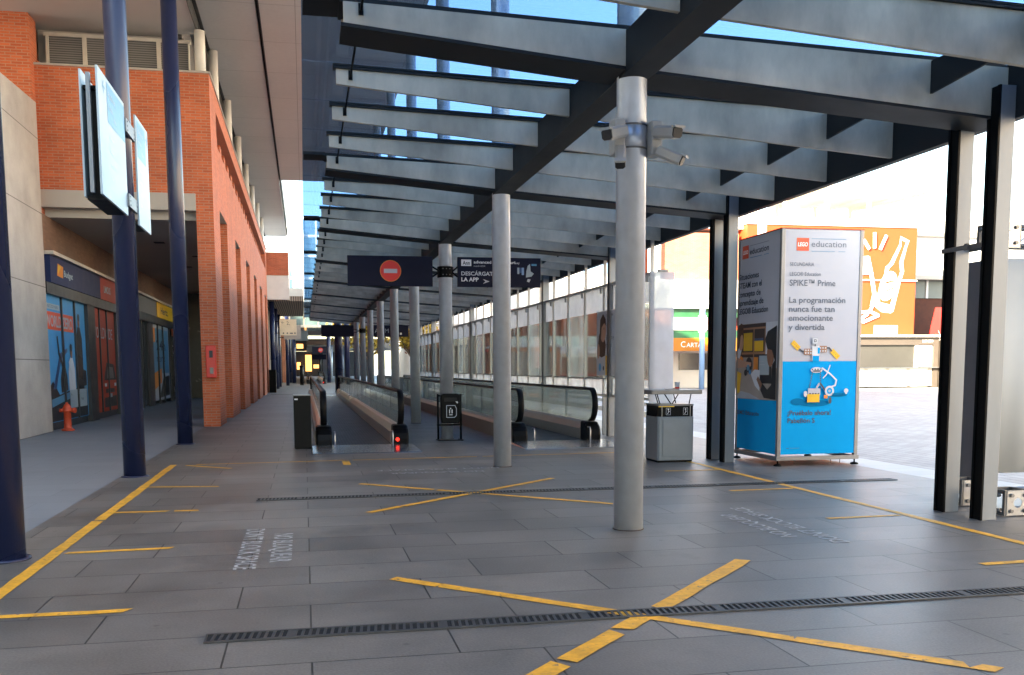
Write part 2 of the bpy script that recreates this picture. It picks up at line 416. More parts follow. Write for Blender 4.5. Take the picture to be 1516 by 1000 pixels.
_tc = {}
def textmesh(s, bold=0.):
    key = (s, bold)
    if key in _tc: return _tc[key]
    cu = bpy.data.curves.new("t", 'FONT'); cu.body = s; cu.size = 1; cu.offset = bold; cu.resolution_u = 3
    o = bpy.data.objects.new("t", cu); COL.objects.link(o)
    bpy.context.view_layer.update()
    me = bpy.data.meshes.new_from_object(o.evaluated_get(bpy.context.evaluated_depsgraph_get()))
    v = [(p.co.x, p.co.y) for p in me.vertices]; f = [list(q.vertices) for q in me.polygons]
    bpy.data.objects.remove(o); bpy.data.curves.remove(cu); bpy.data.meshes.remove(me)
    _tc[key] = (v, f)
    return v, f

class Print:
    """flat printed shapes and lettering on a surface: origin, u to the right, v up; every layer sits a hair above the last"""
    def __init__(s, origin, u, v, lift=.003, step=.0006):
        s.o, s.u, s.w = Vector(origin), Vector(u).normalized(), Vector(v).normalized()
        s.n = s.u.cross(s.w); s.mb = MB(); s.mats = []; s.d = lift; s.step = step
    def _m(s, m):
        if m not in s.mats: s.mats.append(m)
        s.mb.m = s.mats.index(m)
    def P(s, a, b): return tuple(s.o + s.u * a + s.w * b + s.n * s.d)
    def poly(s, pts, m):
        s._m(m); b = len(s.mb.v); s.mb.v += [s.P(*p) for p in pts]
        ar = sum(pts[i][0] * pts[(i + 1) % len(pts)][1] - pts[(i + 1) % len(pts)][0] * pts[i][1] for i in range(len(pts)))
        idx = [b + i for i in range(len(pts))]
        s.mb.face(idx if ar > 0 else idx[::-1]); s.d += s.step; return s
    def rect(s, a0, a1, b0, b1, m): return s.poly([(a0, b0), (a1, b0), (a1, b1), (a0, b1)], m)
    def disc(s, a, b, r, m, rb=None, n=28, rot=0):
        rb = rb or r; c, q = math.cos(rot), math.sin(rot)
        return s.poly([(a + r * math.cos(t) * c - rb * math.sin(t) * q, b + r * math.cos(t) * q + rb * math.sin(t) * c) for t in [2 * math.pi * k / n for k in range(n)]], m)
    def stroke(s, pts, w, m):
        for i in range(len(pts) - 1):
            p, q = Vector(pts[i]), Vector(pts[i + 1]); d = (q - p)
            if d.length < 1e-6: continue
            d.normalize(); nn = Vector((-d.y, d.x)) * w / 2; p = p - d * w * .25; q = q + d * w * .25
            s.poly([tuple(p + nn), tuple(p - nn), tuple(q - nn), tuple(q + nn)], m)
        return s
    def text(s, st, a, b, cap, m, width=None, bold=0., slant=0.):
        v, f = textmesh(st, bold); hv, _ = textmesh("H")
        k = cap / (max(p[1] for p in hv) - min(p[1] for p in hv))
        x0, x1 = min(p[0] for p in v), max(p[0] for p in v)
        kx = width / (x1 - x0) if width else k
        s._m(m); base = len(s.mb.v)
        s.mb.v += [s.P(a + (p[0] - x0) * kx + slant * p[1] * k, b + p[1] * k) for p in v]
        for q in f: s.mb.face([base + i for i in q])
        s.d += s.step; return s
    def build(s, name, parent): return s.mb.build(name, s.mats, parent, normals=False)

# ================================================================== GROUND
g = struct(MB().box(-400, 400, -300, 700, -.9, -.012).build('plaza_ground', 'paver'))
struct(MB().box(-2.56, 8.05, -8, 160, -.4, 0).build('walkway_floor', 'slab'))
struct(MB().box(-14, -2.565, -8, 62, -.4, -.004).build('shop_pavement', 'pavement'))
struct(MB().box(8.055, 8.75, -8, 160, -.4, -.004).build('kerb_band', 'kerb'))
struct(MB().box(-1.9, 2.6, 55.0, 55.5, .001, .004).build('floor_channel', 'brown'))

# ---- yellow tape, slightly ragged
def ragged(p, q, w, seg=.22, gaps=()):
    """worn painted stripe from p to q as a thin sheet with uneven edges; gaps are worn through stretches (t0,t1)"""
    mb = MB(); p, q = Vector(p), Vector(q); L = (q - p).length; d = (q - p) / L; nn = Vector((-d.y, d.x)); n = max(2, int(L / seg))
    runs = []; t0 = 0.
    for a, b in list(gaps) + [(1.0, 1.0)]:
        runs.append((t0, a)); t0 = b
    for a, b in runs:
        if b - a < .004: continue
        k = max(1, int(n * (b - a)) + 1); row = []
        for i in range(k + 1):
            t = a + (b - a) * i / k
            j = random.uniform(-.006, .006); e = random.uniform(-.03, .03) if i in (0, k) else 0
            e2 = random.uniform(-.03, .03) if i in (0, k) else 0
            c = p + d * (L * t)
            A = c + nn * (w / 2 + j) + d * e; B = c - nn * (w / 2 + random.uniform(-.006, .006)) + d * e2
            row.append((A, B))
        for i in range(k):
            b0 = len(mb.v); (A, B), (C, D) = row[i], row[i + 1]
            mb.v += [(B.x, B.y, .004), (D.x, D.y, .004), (C.x, C.y, .004), (A.x, A.y, .004)]; mb.face([b0, b0 + 1, b0 + 2, b0 + 3])
    return mb
def merge(a, b):
    k = len(a.v); a.v += b.v; a.f += [[i + k for i in f] for f in b.f]; a.mi += b.mi; a.sm += b.sm; return a
def line(p, q, w, label, group=None, gaps=(), dz=0):
    mb = ragged(p, q, w, gaps=gaps)
    if dz: mb.v = [(x, y, z + dz) for x, y, z in mb.v]
    o = mb.build('floor_line', 'yellow'); tag(o, label, 'floor marking', group); return o
line((-2.04, 3.5), (-2.04, 15.40), .105, 'long worn yellow line on the left floor running towards the moving walkway', gaps=((.40, .403), (.53, .536)))
line((5.86, 3.5), (5.86, 14.0), .09, 'long yellow line along the right side of the floor, past the advertising tower')
line((-1.70, 15.33), (5.55, 15.62), .06, 'thin yellow line across the floor just before the moving walkways', gaps=((.33, .334), (.62, .63)))
G = 'short yellow dashes beside the left line'
line((-2.4, 6.12), (-1.12, 6.10), .085, 'nearest short yellow dash at the lower left corner of the floor', G)
line((-1.95, 8.16), (-1.12, 8.20), .08, 'short yellow dash on the left, second from the camera, beside the left white lettering', G)
line((-1.97, 10.38), (-1.13, 10.35), .08, 'broken yellow dash on the left with a gap worn through it', G, gaps=((.62, .70),))
line((-2.0, 12.55), (-1.10, 12.40), .08, 'short yellow dash on the left, fourth from the camera', G)
line((-1.85, 15.25), (-1.13, 14.62), .08, 'slanted yellow dash starting at the far corner of the left line', G)
line((.61, 14.70), (.61, 15.24), .12, 'small yellow rectangle on the floor in front of the left moving walkway')
G = 'short yellow dashes beside the right line'
line((4.96, 6.13), (5.80, 6.17), .085, 'nearest short yellow dash at the right edge of the floor', G)
line((4.98, 8.33), (5.80, 8.35), .08, 'yellow dash on the right meeting the line beside the steel posts', G)
line((4.96, 10.47), (5.80, 10.48), .08, 'yellow dash on the right in front of the advertising tower', G)
line((4.99, 12.66), (5.80, 12.63), .08, 'farthest yellow dash on the right, near the recycling bin', G)
a = ragged((.60, 6.62), (3.30, 3.95), .10, gaps=((.10, .104), (.74, .748), (.965, .975)))
b = ragged((.72, 3.95), (3.28, 6.66), .12, gaps=((.20, .225), (.38, .40), (.48, .55)))
b.v = [(x, y, z + .002) for x, y, z in b.v]
tag(merge(a, b).build('painted_cross', 'yellow'), 'large yellow painted cross lying over the nearer drain grate', 'floor marking')
a = ragged((.66, 12.24), (3.26, 9.77), .09, gaps=((.33, .35),))
b = ragged((.60, 9.74), (3.24, 12.22), .09, gaps=((.14, .15), (.31, .32)))
b.v = [(x, y, z + .002) for x, y, z in b.v]
tag(merge(a, b).build('painted_cross', 'yellow'), 'smaller yellow painted cross farther off, over the second drain grate', 'floor marking')

def floor_text(rows, d, label):
    d = Vector(d); u = Vector((0, 0, 1)).cross(d); o = None
    pr = Print((0, 0, .004), d, u, lift=.0, step=.0002)
    for s, p, cap, w in rows: pr.text(s, Vector(p).dot(d.to_2d()), Vector(p).dot(u.to_2d()), cap, 'floor_white', w, bold=.012)
    o = pr.mb.build('floor_lettering', pr.mats, None, normals=False); tag(o, label, 'lettering')
floor_text([("NO BLOQUEAR", (-.30, 8.68), .16, 1.28), ("DON'T BLOCK SPACE", (-.56, 8.98), .16, 1.80)], (0, -1, 0), 'white floor lettering on the left half of the floor, reading towards the camera')
floor_text([("NO BLOQUEAR", (4.20, 7.50), .15, 1.30), ("DON'T BLOCK SPACE", (4.50, 7.16), .15, 2.02)], (0, 1, 0), 'faint white floor lettering on the right, near the advertising tower')
floor_text([("NO BLOQUEAR", (2.50, 13.40), .15, 1.35), ("DON'T BLOCK SPACE", (2.80, 13.80), .15, 1.80)], (-1, 0, 0), 'faint white floor lettering left of the foot of the second silver column')

def drain(x0, x1, y, label):
    t = thing('drain_grate', label, 'drain', ((x0 + x1) / 2, y, 0), 'drain grates')
    MB().box(x0 - .02, x1 + .02, y - .085, y + .085, .001, .003).build('channel', 'dark_gap', t)
    fr = MB()
    for s in (-1, 1): fr.box(x0 - .02, x1 + .02, y + s * .075 - .011, y + s * .075 + .011, .003, .011)
    fr.box(x0 - .03, x0 - .02, y - .086, y + .086, .001, .011); fr.box(x1 + .02, x1 + .03, y - .086, y + .086, .001, .011)
    fr.build('frame', 'grate', t)
    br = MB(); x = x0; k = 0
    while x < x1:
        wide = .055 if k % 20 == 10 else .016
        br.hexa([(x, y - .064, .003), (x + wide, y - .064, .003), (x + wide + .012, y + .064, .003), (x + .012, y + .064, .003),
                 (x, y - .064, .0095), (x + wide, y - .064, .0095), (x + wide + .012, y + .064, .0095), (x + .012, y + .064, .0095)])
        x += wide + .025; k += 1
    br.build('bars', 'grate', t)
drain(-.55, 5.6, 5.34, 'near black drain grate crossing the floor through the larger yellow cross')
drain(-.54, 7.48, 11.0, 'far black drain grate crossing the floor through the smaller yellow cross')

# ================================================================== SILVER COLUMNS
CYS = [8.23 + 5.68 * k for k in range(9)]
TOP = 10.6
def column(y, label):
    t = thing('steel_column', label, 'column', (2.9, y, 0), 'silver columns under the glass canopy')
    MB().cyl(2.9, y, 0, TOP, .133, 40).build('shaft', 'steel_col', t)
    MB().lathe(2.9, y, [(.144, .001), (.142, .006), (.1335, .007)], 40).build('base_joint', 'brown', t)
    return t
CL = ['nearest silver column, carrying two pairs of white cameras', 'silver column second from the camera, in front of the blue advert sign', 'silver column with a black clamp holding the two navy hanging signs',
      'silver column just behind the red no entry sign', 'fifth silver column from the camera, beside the rail of the left walkway', 'sixth silver column from the camera, between the two walkways',
      'seventh silver column from the camera, between the two walkways', 'silver column holding the farther plain navy sign', 'farthest silver column at the end of the glass canopy']
columns = [column(y, l) for y, l in zip(CYS, CL)]

# ================================================================== GLASS CANOPY
CAN = thing('glass_canopy', 'long glass canopy on dark tapered steel beams over the walkway', 'canopy', (3.2, 25, 4))
def ztop(x): return 4.43 - .031 * (x - .4)
def zbot(x, main):
    if x <= 2.9: d = (.165 + (x - .4) * .058) if main else (.145 + (x - .4) * .056)
    else: d = (.31 + (x - 2.9) * .040) if main else (.285 + (x - 2.9) * .045)
    return ztop(x) - d
YB = []
yk = 8.23 - 5.68 * 3
while yk < 58:
    YB.append((yk, True))
    for o in (1.56, 2.92, 4.28):
        if yk + o < 58: YB.append((yk + o, False))
    yk += 5.68
def beam(y, main):
    mb = MB(); x0, x1 = .38, 6.504; hw = .022
    xs = [x0, 2.76]
    for xa, xb in ((x0, 2.765), (3.035, x1)):
        yy0, yy1 = (y - .225, y - .19) if main else (y - hw, y + hw)
        mb.hexa([(xa, yy0, zbot(xa, main)), (xb, yy0, zbot(xb, main)), (xb, yy1, zbot(xb, main)), (xa, yy1, zbot(xa, main)),
                 (xa, yy0, ztop(xa)), (xb, yy0, ztop(xb)), (xb, yy1, ztop(xb)), (xa, yy1, ztop(xa))])
        if main:
            yy0, yy1 = y + .19, y + .225
            mb.hexa([(xa, yy0, zbot(xa, main)), (xb, yy0, zbot(xb, main)), (xb, yy1, zbot(xb, main)), (xa, yy1, zbot(xa, main)),
                     (xa, yy0, ztop(xa)), (xb, yy0, ztop(xb)), (xb, yy1, ztop(xb)), (xa, yy1, ztop(xa))])
    o = mb.build('beam', 'beam', CAN)
    fl = MB()
    if main:
        for xa, xb in ((x0 - .02, 2.765), (3.035, x1)):
            fl.hexa([(xa, y - .228, zbot(xa, 1) - .03), (xb, y - .228, zbot(xb, 1) - .03), (xb, y + .228, zbot(xb, 1) - .03), (xa, y + .228, zbot(xa, 1) - .03),
                     (xa, y - .228, zbot(xa, 1) - .002), (xb, y - .228, zbot(xb, 1) - .002), (xb, y + .228, zbot(xb, 1) - .002), (xa, y + .228, zbot(xa, 1) - .002)])
        fl.box(.06, x0 - .022, y - .2, y + .2, ztop(.2) + .012, ztop(.2) + .05)
    w = .21 if main else .05
    for k, (za, zb, ww) in enumerate(((.002, .022, w), (.030, .048, w * .9))):
        fl.hexa([(x0 - .03, y - ww, ztop(x0) + za), (x1, y - ww, ztop(x1) + za), (x1, y + ww, ztop(x1) + za), (x0 - .03, y + ww, ztop(x0) + za),
                 (x0 - .03, y - ww, ztop(x0) + zb), (x1, y - ww, ztop(x1) + zb), (x1, y + ww, ztop(x1) + zb), (x0 - .03, y + ww, ztop(x0) + zb)])
    fl.build('flange', 'beam_dark', o)
for y, mn in YB: beam(y, mn)
mb = MB(); z2, z1 = ztop(2.9) - .002, zbot(2.9, True) - .04
Y0, Y1 = YB[0][0] - .3, 57.6
mb.box(2.77, 3.03, Y0, Y1, z1, z2)
mb.build('main_girder', 'beam_dark', CAN)
mb = MB(); mb.box(6.506, 6.54, Y0, Y1, 3.755, 4.27); mb.box(6.54, 6.60, Y0, Y1, 3.755, 3.775)
mb.build('edge_beam', 'beam_dark', CAN)
mb = MB()
for (ya, ma), (yb, mb_) in zip(YB[:-1], YB[1:]):      # short bracing fins between beams near the right edge
    a0, b0 = ya + (.23 if ma else .025), yb - (.23 if mb_ else .025)
    mb.prism([(a0, ztop(5.7) - .01), (b0, ztop(5.7) - .01), (b0, ztop(5.7) - .30), (a0, ztop(5.7) - .22)], 'x', 5.69, 5.715)
mb.build('purlin', 'beam_dark', CAN)
mb = MB(); mb.tube([(.52, Y0, ztop(.5) - .07), (.52, Y1, ztop(.5) - .07)], .011, 8)
for y, mn in YB: mb.box(.50, .54, y - (.245 if mn else .04), y - (.229 if mn else .024), ztop(.5) - .10, ztop(.5) - .01)
mb.build('tie_rod', 'black_steel', CAN)
ys = [YB[0][0] - .3] + [y for y, _ in YB[1:]] + [57.6]
for k in range(len(ys) - 1):
    a0, b0 = ys[k] + .012, ys[k + 1] - .012
    zz = lambda x: ztop(x) + .055
    MB().hexa([(.05, a0, zz(.05)), (6.62, a0, zz(6.62)), (6.62, b0, zz(6.62)), (.05, b0, zz(.05)),
               (.05, a0, zz(.05) + .012), (6.62, a0, zz(6.62) + .012), (6.62, b0, zz(6.62) + .012), (.05, b0, zz(.05) + .012)]).build('glass_pane', 'roof_glass', CAN)

# right hand posts
def post(y, label, z1=4.05, dark='black_steel'):
    t = thing('steel_post', label, 'post', (6.42, y, 0), 'steel posts along the right edge of the canopy')
    MB().box(6.345, 6.50, y - .075, y + .075, 0, z1).build('flange_plate', 'steel_post', t, bevel=.004)
    c = MB(); c.box(6.325, 6.345, y - .078, y - .045, 0, z1); c.box(6.325, 6.345, y + .045, y + .078, 0, z1); c.box(6.337, 6.345, y - .045, y + .045, 0, z1)
    c.build('channel_face', dark, t)
    return t
post(7.96, 'steel post nearest the right edge of the photo, with truss cubes at its foot')
post(8.50, 'steel post second from the right edge of the photo, paired with the nearest post')
post(13.66, 'steel post standing just left of the advertising tower')
post(14.16, 'steel post between the recycling bin and its twin by the advertising tower')
for k, y in enumerate((19.32, 25.0, 30.7, 36.4, 42.1, 47.8, 53.4)):
    post(y, ['steel post at the near end of the glass screen', 'steel post in the glass screen, second from its near end', 'steel post in the glass screen, third from its near end', 'steel post in the glass screen, fourth from its near end',
             'steel post in the glass screen, fifth from its near end', 'steel post in the glass screen, sixth from its near end', 'farthest steel post in the glass screen'][k], dark='dark_alu')
t = thing('cable_tie', 'dark strap tied round the second post from the right edge, reaching to the nearest post', 'strap', (6.42, 8.3, 2.6))
mb = MB(); mb.box(6.318, 6.324, 8.03, 8.60, 2.60, 2.645); mb.box(6.505, 6.512, 8.03, 8.60, 2.60, 2.645); mb.box(6.318, 6.512, 8.60, 8.606, 2.60, 2.645); mb.build('band', 'dark_alu', t)
MB().box(6.30, 6.318, 8.2, 8.25, 2.59, 2.655).build('buckle', 'dark_alu', t)

# ================================================================== CCTV cluster on the first column
def cctv(name_label, sx, yaw_up, yaw_low):
    x, y = 2.9 + sx * .17, 8.14
    t = thing('camera_cluster', name_label, 'camera', (x, y, 3.4))
    MB().box(x - .05, x + .05, y - .10, y + .06, 3.33, 3.63).build('junction_box', 'cctv', t, bevel=.012)
    sw = MB(); sw.box(x - .045, x + .045, y - .118, y - .101, 3.46, 3.57); sw.build('mounting_plate', 'cctv', t, bevel=.005)
    def cam(px, pz, ang, tilt, ln, r):
        d = Vector((math.sin(ang) * math.cos(tilt), -math.cos(ang) * math.cos(tilt), math.sin(tilt)))
        s = Vector((math.cos(ang), math.sin(ang), 0)); u = s.cross(d) * -1
        if u.z < 0: u = -u
        p = Vector((px, y - .12, pz)); q = p + d * ln
        def ring(c, w, h): return [tuple(c + s * a * w + u * b * h) for a, b in ((-1, -.6), (-.6, -1), (.6, -1), (1, -.6), (1, .6), (.6, 1), (-.6, 1), (-1, .6))]
        b = MB()
        for A, B, w, h in ((p, q, r, r), (q - d * .02, q + d * .035, r * 1.08, r * .2)):
            R1, R2 = ring(A + (u * r * .95 if h < r else Vector()), w, h), ring(B + (u * r * .95 if h < r else Vector()), w, h)
            k = len(b.v); b.v += R1 + R2; b.face(list(range(k, k + 8))); b.face(list(range(k + 8, k + 16)))
            for i in range(8): j = (i + 1) % 8; b.face([k + i, k + j, k + 8 + j, k + 8 + i])
        o = b.build('camera_body', 'cctv', t)
        lf = MB(); k = 0; R1, R2 = ring(q + d * .001, r * .9, r * .85), ring(q + d * .012, r * .9, r * .85)
        lf.v += R1 + R2; lf.face(list(range(0, 8))); lf.face(list(range(8, 16)))
        for i in range(8): j = (i + 1) % 8; lf.face([i, j, 8 + j, 8 + i])
        lf.build('lens', 'print_black', o)
        MB().tube([(px, y - .10, pz), tuple(p + d * .03)], .018, 8).build('bracket', 'cctv', t)
    cam(x + (.02 if sx < 0 else 0), 3.52, yaw_up[0], yaw_up[1], .28, .052)
    cam(x, 3.36, yaw_low[0], yaw_low[1], .23, .046)
cctv('pair of white cameras on the left side of the nearest silver column', -1, (-.85, -.30), (-.35, -.75))
cctv('pair of white cameras on the right side of the nearest silver column', 1, (.25, -.22), (.95, -.45))
t = thing('steel_strap', 'dark steel strap round the nearest silver column holding the cameras', 'strap', (2.9, 8.23, 3.4))
mb = MB()
for z in (3.40, 3.60): mb.lathe(2.9, 8.23, [(.1345, z), (.140, z + .002), (.140, z + .014), (.1345, z + .016)], 40)
mb.build('band', 'dark_alu', t); mb = MB(); mb.lathe(2.9, 8.23, [(.1342, 3.417), (.137, 3.419), (.137, 3.598), (.1342, 3.599)], 40).build('sleeve', 'steel_col', t)

# ================================================================== HANGING SIGNS
def hanging_sign(x0, x1, y, z0, z1, label, arm_to, entry=True, th=.10):
    t = thing('hanging_sign', label, 'sign', ((x0 + x1) / 2, y, z0))
    bd = MB().box(x0, x1, y - th / 2, y + th / 2, z0, z1).build('board', 'navy_board', t, bevel=.006)
    ar = MB(); xe = x1 if arm_to > x1 else x0
    for z in ((z0 + z1) / 2 + .10, (z0 + z1) / 2 - .10): ar.tube([(arm_to - .12 * (1 if arm_to > xe else -1), y, (z0 + z1) / 2), (xe, y, z)], .018, 8)
    ar.build('arm', 'black_steel', t)
    return t, bd
t, bd = hanging_sign(.90, 2.62, 19.5, 3.14, 3.74, 'navy hanging sign with a red no entry disc over the left walkway', 2.9)
p = Print((1.76, 19.45, 3.44), (1, 0, 0), (0, 0, 1))
p.disc(0, 0, .215, 'print_orange').disc(0, 0, .203, 'sign_red').rect(-.135, .135, -.045, .04, 'print_white'); p.build('no_entry_disc', bd)
t, bd = hanging_sign(3.14, 4.89, 19.5, 3.14, 3.74, 'navy hanging sign advertising an app, partly behind the second column', 2.9)
p = Print((3.14, 19.45, 3.14), (1, 0, 0), (0, 0, 1))
p.rect(.07, .28, .42, .55, 'white'); p.text("Ann", .10, .445, .075, 'print_black', .15, .02)
p.text("advanced manufacturing", .33, .475, .055, 'white', .97, .02).text("madrid24", .33, .405, .035, 'print_grey', .24)
p.text("DESCÁRGATE", .07, .23, .075, 'print_lightgrey', .72, .02).text("LA APP", .07, .11, .075, 'white', .36, .03)
p.poly([(.52, .06), (.66, .11), (.52, .16), (.57, .11)], 'print_grey')
p.rect(1.21, 1.30, .5, .52, 'navy_board')
p.rect(1.24, 1.34, .29, .40, 'poster_darkblue').rect(1.25, 1.29, .27, .4, 'board_white').rect(1.34, 1.39, .25, .40, 'flag_blue')
p.poly([(1.43, .20), (1.55, .22), (1.60, .28), (1.53, .33), (1.52, .48), (1.47, .44), (1.44, .33)], 'board_white').rect(1.55, 1.66, .44, .48, 'board_blue').poly([(1.45, .12), (1.5, .10), (1.53, .16), (1.47, .17)], 'print_grey')
p.build('lettering', bd)
def clamp(y, z, label):
    t = thing('clamp_collar', label, 'clamp', (2.9, y, z))
    MB().lathe(2.9, y, [(.1345, z - .11), (.165, z - .11), (.168, z - .10), (.168, z + .10), (.165, z + .11), (.1345, z + .11)], 32).build('collar', 'black_steel', t)
    b = MB()
    for dx in (-.07, 0, .07):
        for dz in (-.06, .06): b.tube([(2.9 + dx, y - .17, z + dz), (2.9 + dx, y - .155, z + dz)], .012, 8)
    b.build('bolts', 'dark_alu', t)
clamp(CYS[2], 3.44, 'black clamp collar on the column between the two navy signs')
t, bd = hanging_sign(.86, 2.45, 48.0, 3.02, 3.60, 'plain navy hanging sign far off, over the end of the left walkway', 2.9)
clamp(CYS[7], 3.32, 'small black clamp collar on a far silver column beside the plain navy sign')
t, bd = hanging_sign(3.35, 5.2, 48.0, 3.02, 3.60, 'far navy hanging sign between the columns over the right walkway', 2.9)
Print((3.35, 47.95, 3.02), (1, 0, 0), (0, 0, 1)).text("AnnM", .15, .2, .2, 'board_white').rect(1.0, 1.1, .1, .2, 'white').rect(1.2, 1.3, .1, .2, 'white').rect(1.4, 1.5, .1, .2, 'white').build('lettering', bd)

# ================================================================== MOVING WALKWAYS
def arc_end(y, z0, z1, k=14, dy=-1):
    r = (z1 - z0) / 2; c = (z0 + z1) / 2
    return [(y + dy * r * .95 * math.sin(math.pi * i / k), c + r * math.cos(math.pi * i / k)) for i in range(k + 1)]
def walkway(xl, xr, y0, y1, label, lamp=True, plate=True):
    """balustrade centre lines xl and xr, comb end at y0"""
    t = thing('moving_walkway', label, 'walkway', ((xl + xr) / 2, y0, 0), 'moving walkways')
    MB().box(xl + .17, xr - .17, y0 + 1.35, y1 - 1.3, .012, .035).build('belt', 'belt', t)
    pl = MB(); pl.hexa([(xl - .24, y0 - .1, .002), (xr + .24, y0 - .1, .002), (xr + .24, y0 + 1.35, .002), (xl - .24, y0 + 1.35, .002),
                        (xl - .22, y0 - .06, .014), (xr + .22, y0 - .06, .014), (xr + .22, y0 + 1.35, .04), (xl - .22, y0 + 1.35, .04)])
    pl.build('floor_plate', 'plate_metal', t)
    MB().box(xl + .16, xr - .16, y1 - 1.3, y1, .004, .04).build('far_plate', 'plate_metal', t)
    for sgn, x in ((1, xl), (-1, xr)):       # sgn points to the inside
        prof = [(-.145, .002), (-.145, .30), (-.10, .36), (-.03, .395), (.03, .395), (.085, .36), (.155, .24), (.155, .002)]
        d = MB().prism([(x + sgn * a, z) for a, z in prof], 'y', y0 + 1.805, y1 - .6).build('deck', 'deck_metal', t)
        MB().box(min(x - sgn * .158, x - sgn * .146), max(x - sgn * .158, x - sgn * .146), y0 + 1.81, y1 - .65, .003, .29).build('skirt_panel', 'skirt', d)
        nb = MB(); nb.prism([(y0 + 1.33, .003), (y0 + 1.31, .14), (y0 + 1.34, .24), (y0 + 1.41, .32), (y0 + 1.52, .385), (y0 + 1.66, .402), (y0 + 1.8, .402), (y0 + 1.8, .003)], 'x', x - .15, x + .15)
        o = nb.build('newel_base', 'rubber', t, bevel=.04)
        if lamp and sgn < 0: MB().tube([(x - .07, y0 + 1.285, .13), (x - .07, y0 + 1.33, .13)], .036, 16).build('signal_lamp', 'red_lamp', o)
        st = MB(); st.tube([(x + sgn * .19, y0 + .95, .02), (x + sgn * .19, y0 + .95, .25), (x + sgn * .19, y0 + 1.0, .31), (x + sgn * .19, y0 + 1.12, .31)], .013, 8); st.build('guard_hoop', 'alu', t)
        pts = [(x, yy, zz) for yy, zz in arc_end(y0 + 1.55, .42, 1.05)][::-1]
        path = pts + [(x, y0 + 2.2 + (y1 - y0 - 4) * i / 6, 1.05) for i in range(7)] + [(x, yy, zz) for yy, zz in arc_end(y1 - 1.1, .42, 1.05, dy=1)]
        hb = MB(); n0 = len(path)
        for i, pt in enumerate(path):          # flattened rubber section
            q0 = Vector(path[max(0, i - 1)]); q1 = Vector(path[min(n0 - 1, i + 1)]); tt = (q1 - q0).normalized(); nn = Vector((1, 0, 0)).cross(tt)
            for a, b in ((-.05, -.022), (.05, -.022), (.06, .0), (.045, .026), (-.045, .026), (-.06, .0)): hb.v.append(tuple(Vector(pt) + Vector((a, 0, 0)) - nn * b))
        for i in range(n0 - 1):
            for k in range(6): j = (k + 1) % 6; hb.face([i * 6 + k, i * 6 + j, i * 6 + 6 + j, i * 6 + 6 + k], True)
        hb.face(list(range(6))); hb.face(list(range(n0 * 6 - 6, n0 * 6)))
        hb.build('handrail', 'rubber', t)
        MB().box(x - .028, x + .028, y0 + 1.9, y1 - 1.3, 1.008, 1.033).build('rail_track', 'deck_metal', t)
        out = [(yy, zz) for yy, zz in arc_end(y0 + 1.62, .40, 1.03)] + [(y1 - 1.2, .40), (y1 - 1.2, 1.03)]
        MB().prism(out, 'x', x - .006, x + .006).build('glass_panel', 'rail_glass', t)
        jn = MB(); yy = y0 + 3.4
        while yy < y1 - 2: jn.box(x - .009, x + .009, yy, yy + .014, .39, 1.01); yy += 2.1
        jn.build('panel_joint', 'dark_alu', t)
    return t
w1 = walkway(.33, 1.78, 16.7, 51.5, 'left moving walkway with a red lamp on its right newel')
w2 = walkway(4.12, 5.62, 16.7, 55.5, 'right moving walkway beside the glass screen', lamp=False)
copy_tree(w1, (w1.location.x, 88.5, 0), 'far moving walkway beyond the end of the first one', 'moving walkways')

# cabinet, bins
t = thing('black_cabinet', 'black cabinet standing left of the left walkway entrance', 'cabinet', (-.06, 18.1, 0))
MB().box(-.215, .10, 17.8, 18.5, .02, .985).build('body', 'black_steel', t, bevel=.008)
MB().box(-.225, .11, 17.79, 18.51, .985, 1.0).build('lid', 'dark_alu', t); MB().box(-.205, .09, 17.82, 18.48, 0, .02).build('plinth', 'black_steel', t)
p = Print((-.215, 17.8, .02), (1, 0, 0), (0, 0, 1)); p.rect(.02, .08, .89, .915, 'print_lightgrey'); p.build('sticker', t)
p = thing('litter_bin', 'black litter bin hung in a dark frame before the column with the hanging signs', 'bin', (2.89, 19.17, 0))
mb = MB()
for x in (2.655, 3.125): mb.tube([(x, 19.17, 0), (x, 19.17, .95)], .022, 10)
mb.box(2.63, 3.15, 19.15, 19.19, .30, .335); mb.box(2.63, 2.69, 19.0, 19.34, 0, .02); mb.box(3.09, 3.15, 19.0, 19.34, 0, .02); mb.box(2.66, 3.12, 19.15, 19.19, .90, .93)
mb.box(2.63, 3.15, 19.02, 19.05, .0, .02)
mb.build('frame', 'black_steel', p)
b = MB().prism([(2.71, .36), (3.07, .36), (3.085, .5), (3.085, .93), (3.04, .96), (2.74, .96), (2.695, .93), (2.695, .5)], 'y', 18.98, 19.145).build('body', 'black_steel', p, bevel=.015)
MB().box(2.76, 3.02, 18.972, 18.981, .80, .88).build('slot', 'dark_gap', b)
q = Print((2.695, 18.98, .36), (1, 0, 0), (0, 0, 1)); q.rect(.07, .27, .44, .48, 'skin').poly([(.24, .49), (.33, .40), (.35, .42), (.28, .5)], 'print_lightgrey')
q.stroke([(.11, .12), (.11, .36), (.28, .36), (.31, .3), (.31, .16), (.27, .12), (.11, .12)], .012, 'print_grey').rect(.16, .18, .2, .28, 'print_lightgrey').rect(.21, .23, .2, .28, 'print_lightgrey').rect(.16, .23, .165, .18, 'print_lightgrey').disc(.19, .3, .015, 'print_lightgrey')
q.build('label_print', b)

